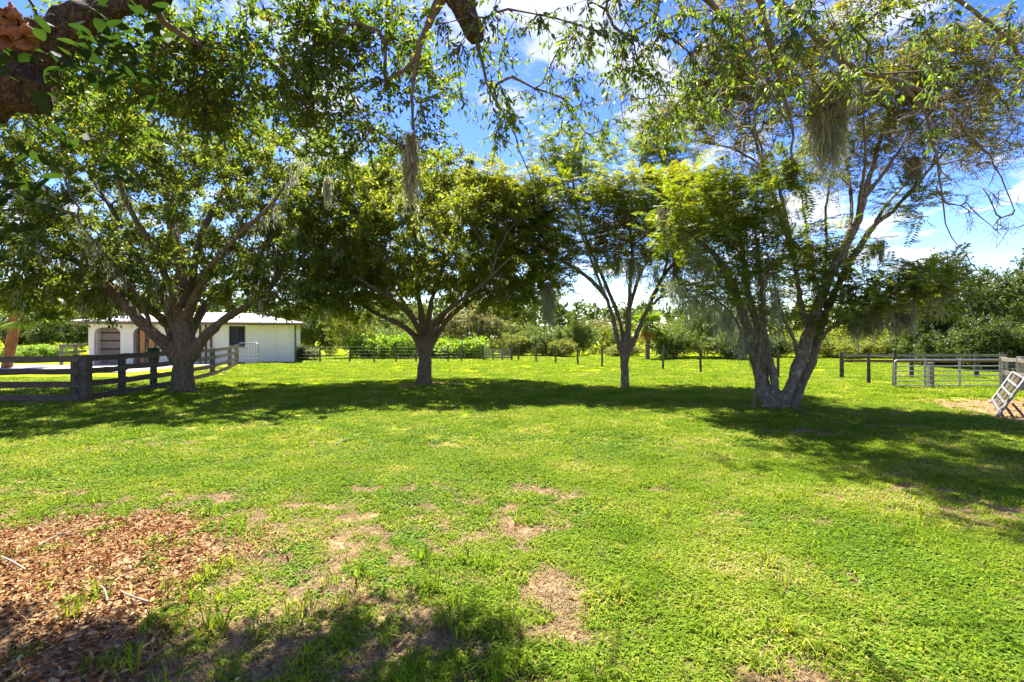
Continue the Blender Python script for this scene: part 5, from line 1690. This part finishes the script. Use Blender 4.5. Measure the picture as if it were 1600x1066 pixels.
def barrel():
    x, y = P(249, 0, 17.2)[0], 17.2
    x = -11.75
    y = 17.05
    z0 = .82
    t = Thing('feed_bucket', (x, y, z0), 'dark green plastic tub hung on the board fence beside the broad oak trunk', 'tub')
    prof = [(.0, 0), (.15, 0), (.165, .03), (.185, .40), (.20, .42), (.20, .45), (.178, .45), (.15, .05), (0, .05)]
    th = np.linspace(0, 2 * math.pi, 20, endpoint=False)
    V = np.concatenate([np.stack([x + r * np.cos(th), y - .28 + r * np.sin(th), np.full(20, z0 + z)], 1) for r, z in prof])
    F = [(a * 20 + b, a * 20 + (b + 1) % 20, (a + 1) * 20 + (b + 1) % 20, (a + 1) * 20 + b) for a in range(len(prof) - 1) for b in range(20)]
    t.part('tub', mesh('tub', V, np.array(F), True), M['green_plastic'])
    c = np.array([(x + .19 * math.cos(a), y - .28, z0 + .42 + .16 * math.sin(a)) for a in np.linspace(0, math.pi, 11)])
    t.part('handle', MB().tube(c, .007, 5).mesh('handle', True), M['wire'])


barrel()


def fallen_sticks():
    rows = [(190, 932, 232, 950, 'forked pale twig lying on the leaves at the edge of the grass'), (2, 878, 40, 898, 'curved pale stick on the leaf litter at the left edge'), (155, 925, 168, 950, 'short thin twig lying among brown leaves'),
            (60, 860, 110, 838, 'long straight twig on the pale patch of leaf litter'), (520, 700, 545, 690, 'small dark stick lying in the sunlit lawn')]
    for a, b, c, d, lab in rows:
        def gp(px, py):
            Y = EYE * FOC / (py - HOR); return np.array([(px - 800) / FOC * Y, Y, 0])
        p, q = gp(a, b), gp(c, d)
        p[2] = ghs(p[0], p[1]) + .03; q[2] = ghs(q[0], q[1]) + .035
        m = (p + q) / 2 + [rng.normal(0, .015), rng.normal(0, .015), .02]
        mb = MB().tube(catmull(np.c_[[p, m, q], [.008, .006, .003]], .04)[:, :3], .006, 6)
        mb.tube([m, m + (q - p) * .25 + [.0, .06, .02]], [.004, .002], 5)
        tag(obj('fallen_twig', mb.mesh('fallen_twig', True), M['twig']), lab, 'twig')


fallen_sticks()

# ---------------------------------------------------------------- trees, shrubs and palms beyond the fences
def far_leaf(name, c0, c1, c2, fac=.32):
    return leaf_mat(name, [(0, c0), (.5, c1), (1, c2)], (1.6, 1.55, .5), fac + .08, .45, .35)


FM = {
    'dark': far_leaf('far_dark', (0.033, 0.055, 0.015), (0.056, 0.087, 0.020), (0.099, 0.123, 0.024)),
    'mid': far_leaf('far_mid', (0.058, 0.094, 0.018), (0.096, 0.142, 0.022), (0.165, 0.189, 0.031)),
    'bright': far_leaf('far_bright', (0.099, 0.174, 0.018), (0.157, 0.261, 0.022), (0.247, 0.334, 0.033), .4),
    'yellow': far_leaf('far_yellow', (0.095, 0.125, 0.016), (0.155, 0.185, 0.022), (0.23, 0.23, 0.033), .4),
    'grey': far_leaf('far_grey', (0.099, 0.102, 0.044), (0.165, 0.160, 0.072), (0.264, 0.225, 0.105)),
    'palm': far_leaf('far_palm', (0.091, 0.160, 0.018), (0.148, 0.232, 0.024), (0.231, 0.290, 0.039), .35),
    'dead': far_leaf('far_dead', (0.165, 0.094, 0.033), (0.281, 0.174, 0.066), (0.396, 0.246, 0.099)),
}


def proto(height, rx, nclump, nl, leaf, trunk_r, crown_lo, fill=.25, seed=1, stems=1):
    """One background plant: trunk with limbs, crown of leaf clumps. Returns (trunk mesh, crown mesh)."""
    limbs = []
    for s in range(stems):
        a = rng.uniform(0, 6.28); k = .0 if stems == 1 else .25 * rx
        bx, by = math.cos(a) * k, math.sin(a) * k
        limbs.append(np.array([(bx * .4, by * .4, -.15, trunk_r), (bx * .7, by * .7, height * .2, trunk_r * .8), (bx * 1.4, by * 1.4, height * .5, trunk_r * .55), (bx * 1.8 + rng.normal(0, .1), by * 1.8, height * .85, trunk_r * .2)]))
    if crown_lo > .25:
        for s in range(5):
            a = s * 1.26 + rng.uniform(-.3, .3); z0 = height * rng.uniform(.2, .4)
            limbs.append(np.array([(0, 0, z0, trunk_r * .6), (math.cos(a) * rx * .3, math.sin(a) * rx * .3, z0 + height * .12, trunk_r * .4), (math.cos(a) * rx * .65, math.sin(a) * rx * .65, z0 + height * .25, trunk_r * .2)]))
    zc = height * (crown_lo + 1) / 2; rz = height * (1 - crown_lo) / 2
    T = ellipsoid_pts(nclump, (0, 0, zc), (rx, rx, rz), fill, .02)
    ang = np.arctan2(T[:, 1], T[:, 0])
    T[:, :2] *= (1 + .22 * np.sin(3 * ang + seed) + .12 * np.sin(5 * ang + 2 * seed))[:, None]
    outl = rng.uniform(0, 1, len(T)) < .16                       # shoots that break the outline
    T[outl] = (T[outl] - [0, 0, zc]) * rng.uniform(1.1, 1.38, (outl.sum(), 1)) + [0, 0, zc]
    T[:, 2] += rng.normal(0, height * .05, len(T)) + height * .10 * np.sin(2.3 * T[:, 0] / rx * 2 + seed) * np.sin(2.1 * T[:, 1] / rx * 2 + 2 * seed)
    sk = Skeleton(limbs)
    ends = sk.grow(T, -9, up=.1, seg=.6)
    wood = sk.wood('w', trunk_r * .07, .45, trunk_r * .6, 4)
    for l in limbs:
        c = catmull(l, .4); wood.tube(c[:, :3], c[:, 3], 7)
    sp = leaf * 4.0
    V, F = simple_leaf_crown(None, sk.pos[ends], sk.dir[ends], 8, nl, sp, leaf, leaf * .5, False, .25, .05)
    tm = wood.mesh('trunk', True); tm.materials.append(M['branch'])
    cm = mesh('crown', V, F); cm.materials.append(FM['mid'])
    return tm, cm


PR = {
    'broad': proto(6.5, 4.0, 300, 12, .24, .20, .22, .35, 1),
    'tall': proto(7.5, 2.8, 260, 12, .22, .16, .18, .25, 4),
    'loose': proto(6.0, 3.0, 160, 10, .20, .14, .30, .2, 7),
    'shrub': proto(2.4, 1.7, 170, 11, .15, .05, .02, .2, 3, 4),
    'bush': proto(3.6, 2.3, 230, 11, .18, .07, .04, .3, 9, 3),
}


def plant(kind, name, px, Y, hpx_top, wpx, col, label, cat, group=None, rz=None):
    """px: middle pixel, hpx_top: pixel row of the top, wpx: crown width in px."""
    tm, cm = PR[kind]
    H = {'broad': 6.5, 'tall': 7.5, 'loose': 6.0, 'shrub': 2.4, 'bush': 3.6}[kind] * 1.02
    R = {'broad': 4.0, 'tall': 2.8, 'loose': 3.0, 'shrub': 1.7, 'bush': 2.3}[kind] * 1.12
    z = EYE - (hpx_top - HOR) / FOC * Y
    sz = z / H; sx = (wpx / 2 / FOC * Y) / R
    x = (px - 800) / FOC * Y
    e = bpy.data.objects.new(name, None); COL.objects.link(e)
    e.location = (x, Y, ghs(x, Y)); e.scale = (sx, (sx + sz) / 2 if sx > sz else sx, sz); e.rotation_euler = (0, 0, rng.uniform(0, 6.28) if rz is None else rz)
    e.scale = (sx, sx, sz)
    tag(e, label, cat, group)
    obj('trunk', tm, None, e)
    c = obj('crown', cm, None, e)
    c['kind'] = 'stuff'
    c.material_slots[0].link = 'OBJECT'
    c.material_slots[0].material = FM[col]
    return e


G = 'trees and shrubs beyond the fences'
for row in [
    # left of and behind the barn
    ('broad', 'background_tree', 105, 48, 488, 110, 'dark', 'dark rounded tree behind the left end of the barn', 'tree'),
    ('tall', 'background_tree', 40, 60, 492, 90, 'dark', 'dark tree standing behind the orange-trunked palm', 'tree'),
    ('shrub', 'shrub', 62, 34, 541, 70, 'bright', 'bright green low shrub beyond the board fence near the palm', 'shrub'),
    ('shrub', 'shrub', 100, 36, 540, 46, 'yellow', 'yellowish low shrub between the palm and the barn', 'shrub'),
    ('shrub', 'shrub', 28, 38, 543, 50, 'bright', 'small bright shrub at the foot of the palm', 'shrub'),
    ('broad', 'background_tree', 490, 46, 470, 100, 'mid', 'grey-green tree just right of the barn corner', 'tree'),
    ('loose', 'background_tree', 548, 40, 486, 72, 'yellow', 'yellow-green young tree right of the barn behind the wire fence', 'tree'),
    ('shrub', 'shrub', 478, 36, 545, 46, 'dark', 'dark shrub beside the barn corner post', 'shrub'),
    # behind the round oak
    ('bush', 'shrub', 590, 41, 534, 70, 'bright', 'bright green thicket shrub left of the round oak trunk', 'shrub'),
    ('bush', 'shrub', 636, 42, 536, 66, 'bright', 'bright green thicket shrub directly behind the round oak trunk', 'shrub'),
    ('bush', 'shrub', 690, 41, 537, 64, 'bright', 'bright green thicket shrub just right of the round oak trunk', 'shrub'),
    ('bush', 'shrub', 733, 41, 540, 46, 'bright', 'small bright shrub beside the board gate', 'shrub'),
    ('bush', 'shrub', 610, 44, 520, 60, 'mid', 'taller green bush under the left crown of the round oak', 'shrub'),
    ('loose', 'background_tree', 730, 48, 478, 120, 'grey', 'greyish sparse tree behind the board gate', 'tree'),
    ('broad', 'background_tree', 610, 60, 478, 130, 'mid', 'green tree far behind the round oak on its left side', 'tree'),
    ('tall', 'background_tree', 800, 58, 470, 90, 'dark', 'dark tree behind and right of the board gate', 'tree'),
    ('bush', 'shrub', 800, 46, 524, 70, 'yellow', 'yellow-green bush right behind the board gate', 'shrub'),
    ('bush', 'shrub', 850, 46, 512, 70, 'mid', 'rounded green bush between board gate and three-stemmed tree', 'shrub'),
    ('tall', 'background_tree', 905, 46, 497, 40, 'mid', 'narrow upright green tree left of the three-stemmed trunk', 'tree'),
    ('bush', 'shrub', 880, 43, 532, 46, 'yellow', 'low yellowish bush beyond the wire fence posts', 'shrub'),
    ('loose', 'background_tree', 940, 62, 503, 90, 'grey', 'pale distant tree seen left of the three-stemmed trunk', 'tree'),
    # between the three-stemmed and the many-stemmed tree
    ('bush', 'shrub', 1050, 39, 512, 70, 'mid', 'leafy green bush right of the shaggy palm', 'shrub'),
    ('broad', 'background_tree', 1095, 42, 492, 110, 'mid', 'broad green tree between the three-stemmed and many-stemmed trees', 'tree'),
    ('bush', 'shrub', 1140, 38, 520, 80, 'mid', 'green bush left of the many-stemmed trunks', 'shrub'),
    ('shrub', 'shrub', 975, 44, 540, 60, 'yellow', 'low yellow-green scrub behind the three-stemmed trunk', 'shrub'),
    ('bush', 'shrub', 1210, 42, 526, 80, 'dark', 'dark bush seen between the many stems', 'shrub'),
    # right side
    ('bush', 'shrub', 1300, 40, 532, 80, 'yellow', 'sunny yellow-green bush right of the many-stemmed tree', 'shrub'),
    ('bush', 'shrub', 1362, 40, 534, 80, 'yellow', 'sunny yellow-green bush behind the nearest wire fence post', 'shrub'),
    ('bush', 'shrub', 1420, 38, 528, 70, 'mid', 'green bush behind the left end of the tube gate', 'shrub'),
    ('broad', 'background_tree', 1350, 75, 508, 130, 'grey', 'hazy far tree beyond the yellow-green bushes', 'tree'),
    ('broad', 'background_tree', 1490, 30, 418, 170, 'dark', 'big dark tree with ragged top behind the tube gate', 'tree'),
    ('tall', 'background_tree', 1448, 31, 450, 90, 'dark', 'dark leafy tree left beside the big ragged tree', 'tree'),
    ('broad', 'background_tree', 1600, 31, 436, 120, 'mid', 'spreading tree at the right edge behind the side fence', 'tree'),
    ('bush', 'shrub', 1545, 25, 500, 110, 'dark', 'dark green bush behind the right end of the tube gate', 'shrub'),
    ('bush', 'shrub', 1610, 24, 510, 90, 'mid', 'green bush at the right edge above the side fence', 'shrub'),
    ('bush', 'shrub', 1475, 28, 520, 80, 'dark', 'dark undergrowth bush beneath the big ragged tree', 'shrub'),
]:
    plant(*row, group=G)


def far_woods():
    """The far tree line, one mass."""
    C = []
    n = 3000
    x = rng.uniform(-150, 150, n); y = 76 + rng.uniform(0, 14, n) + np.abs(x) * -.08
    top = 4.4 + 2.6 * fbm(x * .06, x * 0, 71, 4) + 1.5 * fbm(x * .3, x * 0, 12, 3)
    z = top * rng.uniform(0, 1, n) ** .6
    Cn = np.stack([x, y, z], 1)
    V, F = simple_leaf_crown(None, Cn, rdir(n), 4, 6, 1.6, .72, .44, False, .25, .05)
    tag(obj('far_woods', mesh('far_woods', V, F), FM['dark']), 'distant band of dark trees closing the view behind the pasture', 'woods', None, 'stuff')


far_woods()


def thicket(name, x0, x1, y0, y1, h, n, mat, label):
    x = rng.uniform(x0, x1, n); y = rng.uniform(y0, y1, n)
    top = h * (.55 + .75 * fbm(x * .25, y * .25, 91, 4)) * (.8 + .4 * fbm(x * 1.1, y * 1.1, 14, 2))
    z = top * rng.uniform(0, 1, n) ** .85
    V, F = simple_leaf_crown(None, np.stack([x, y, z], 1), rdir(n), 4, 6, .6, .23, .13, False, .4, .05)
    tag(obj(name, mesh(name, V, F), FM[mat]), label, 'thicket', None, 'stuff')


thicket('undergrowth', -24, 10, 47, 53, 2.7, 1500, 'mid', 'tangled green undergrowth closing the gaps behind the wire fence shrubs')
thicket('undergrowth', 8, 48, 46, 54, 2.6, 1500, 'yellow', 'sunny yellow-green undergrowth right of the shaggy palm')
thicket('undergrowth', -12.5, -2.2, 38.5, 42, 1.45, 900, 'bright', 'low bright green weeds along the wire fence behind the round oak')


def fan_palm(px, Y, base_py, crown_py, r, label, trunk_mat, trunk_r, lean=0.0, skirt=True):
    x = (px - 800) / FOC * Y
    zc = EYE - (crown_py - HOR) / FOC * Y
    t = Thing('palm_tree', (x, Y, 0), label, 'palm')
    c = np.array([(x - lean, Y, -.1), (x - lean * .6, Y, zc * .4), (x - lean * .15, Y, zc * .8), (x, Y, zc)])
    mb = MB().tube(catmull(np.c_[c, [1] * 4], .15)[:, :3], trunk_r, 9)
    tr = t.part('trunk', mb.mesh('trunk', True), M[trunk_mat])
    # leaf bases
    n = 60
    zz = rng.uniform(.3, 1, n); a = rng.uniform(0, 6.28, n)
    ctr = np.stack([np.interp(zz, [0, .4, .8, 1], c[:, 0]), np.full(n, Y), zz * zc], 1)
    A = ctr + np.stack([np.cos(a), np.sin(a), 0 * a], 1) * trunk_r * .8
    obj('leaf_base', MB().put(*sticks(A, A + np.stack([np.cos(a) * .12, np.sin(a) * .12, np.full(n, .22)], 1), .05, .02, 4)).mesh('leaf_base'), M[trunk_mat], tr)['kind'] = 'stuff'
    m1 = MB(); m2 = MB()
    for k in range(26):
        el = rng.uniform(-.5, 1.3); az = rng.uniform(0, 6.28)
        d = np.array([math.cos(az) * math.cos(el), math.sin(az) * math.cos(el), math.sin(el)])
        st = np.array([x, Y, zc]); e = st + d * r * .5
        m1.put(*sticks(st[None], e[None], .02, .012, 3))
        s = unit(np.cross(d, [0, 0, 1.0]) + rng.normal(0, .1, 3)); u = np.cross(s, d)
        th = np.linspace(-1.5, 1.5, 17)
        ax = np.cos(th)[:, None] * d + np.sin(th)[:, None] * s + [0, 0, -.25]
        m1.put(*leaves(np.repeat(e[None], 17, 0), ax, np.repeat(u[None], 17, 0), r * .55 * rng.uniform(.85, 1.1, 17), r * .06, .2))
    t.part('fronds', m1.mesh('fronds'), FM['palm'], 'stuff')
    if skirt:
        n = 150
        a = rng.uniform(0, 6.28, n)
        A = np.array([x, Y, zc]) + np.stack([np.cos(a) * .2, np.sin(a) * .2, rng.uniform(-.5, .0, n)], 1)
        ax = np.stack([np.cos(a) * .5, np.sin(a) * .5, np.full(n, -1.0)], 1)
        m2.put(*leaves(A, ax, rdir(n), rng.uniform(.5, 1.1, n), .09, .2))
        t.part('dead_fronds', m2.mesh('dead_fronds'), FM['dead'], 'stuff', 'brown hanging dead fronds')


fan_palm(1012, 38, 560, 508, 1.5, 'shaggy palm with a brown skirt between the two feathery trees', 'branch', .16)
fan_palm(26, 27, 565, 492, 2.1, 'fan palm with an orange-brown leaning trunk at the left edge', 'palm_boot', .24, .55, False)


def back_rail_fence():
    t = Thing('board_fence', (P(104, 0, 31)[0], 31, 0), 'pale sunlit board fence running up to the left corner of the barn', 'fence')
    xa, xb = P(96, 0, 29.5)[0], P(137, 0, 32.6)[0]
    for f in (0, .5):
        x = xa + (xb - xa) * f; y = 29.5 + 3.1 * f
        t.part('post', MB().box(x - .07, x + .07, y - .06, y + .06, -.1, 1.2).mesh('post'), M['grey_wood'])
    for z in (1.12, .72, .32):
        V, F = warped_board((xa, 29.4, z), (xb, 32.5, z + .05), .04, .16)
        t.part('rail', mesh('rail', V, F), M['grey_wood'])


back_rail_fence()


def far_shed(px0, px1, Y, py_eave, py_top, label):
    x0, x1 = (px0 - 800) / FOC * Y, (px1 - 800) / FOC * Y
    ze = EYE - (py_eave - HOR) / FOC * Y; zt = EYE - (py_top - HOR) / FOC * Y
    t = Thing('far_shed', ((x0 + x1) / 2, Y, 0), label, 'shed')
    t.part('wall', MB().box(x0 + .3, x1 - .3, Y, Y + 5, 0, ze).mesh('wall'), M['stucco'])
    V = [(x0, Y - .4, ze - .05), (x1, Y - .4, ze - .05), (x1, Y + 2.5, zt), (x0, Y + 2.5, zt), (x0, Y + 5.4, ze - .05), (x1, Y + 5.4, ze - .05)]
    V += [(a, b, c + .08) for a, b, c in V]
    t.part('roof', MB().put(V, [(0, 3, 2, 1), (3, 4, 5, 2), (6, 7, 8, 9), (9, 8, 11, 10), (0, 1, 7, 6), (4, 10, 11, 5), (0, 6, 9, 3), (1, 2, 8, 7), (3, 9, 10, 4), (2, 5, 11, 8)]).mesh('roof'), M['roof'])
    t.part('door', MB().box((x0 + x1) / 2 - .5, (x0 + x1) / 2 + .5, Y - .03, Y - .003, 0, min(2.0, ze - .2)).mesh('door'), M['dark_frame'])


far_shed(566, 606, 52, 533, 527, 'distant white-roofed shed glimpsed left of the round oak trunk')
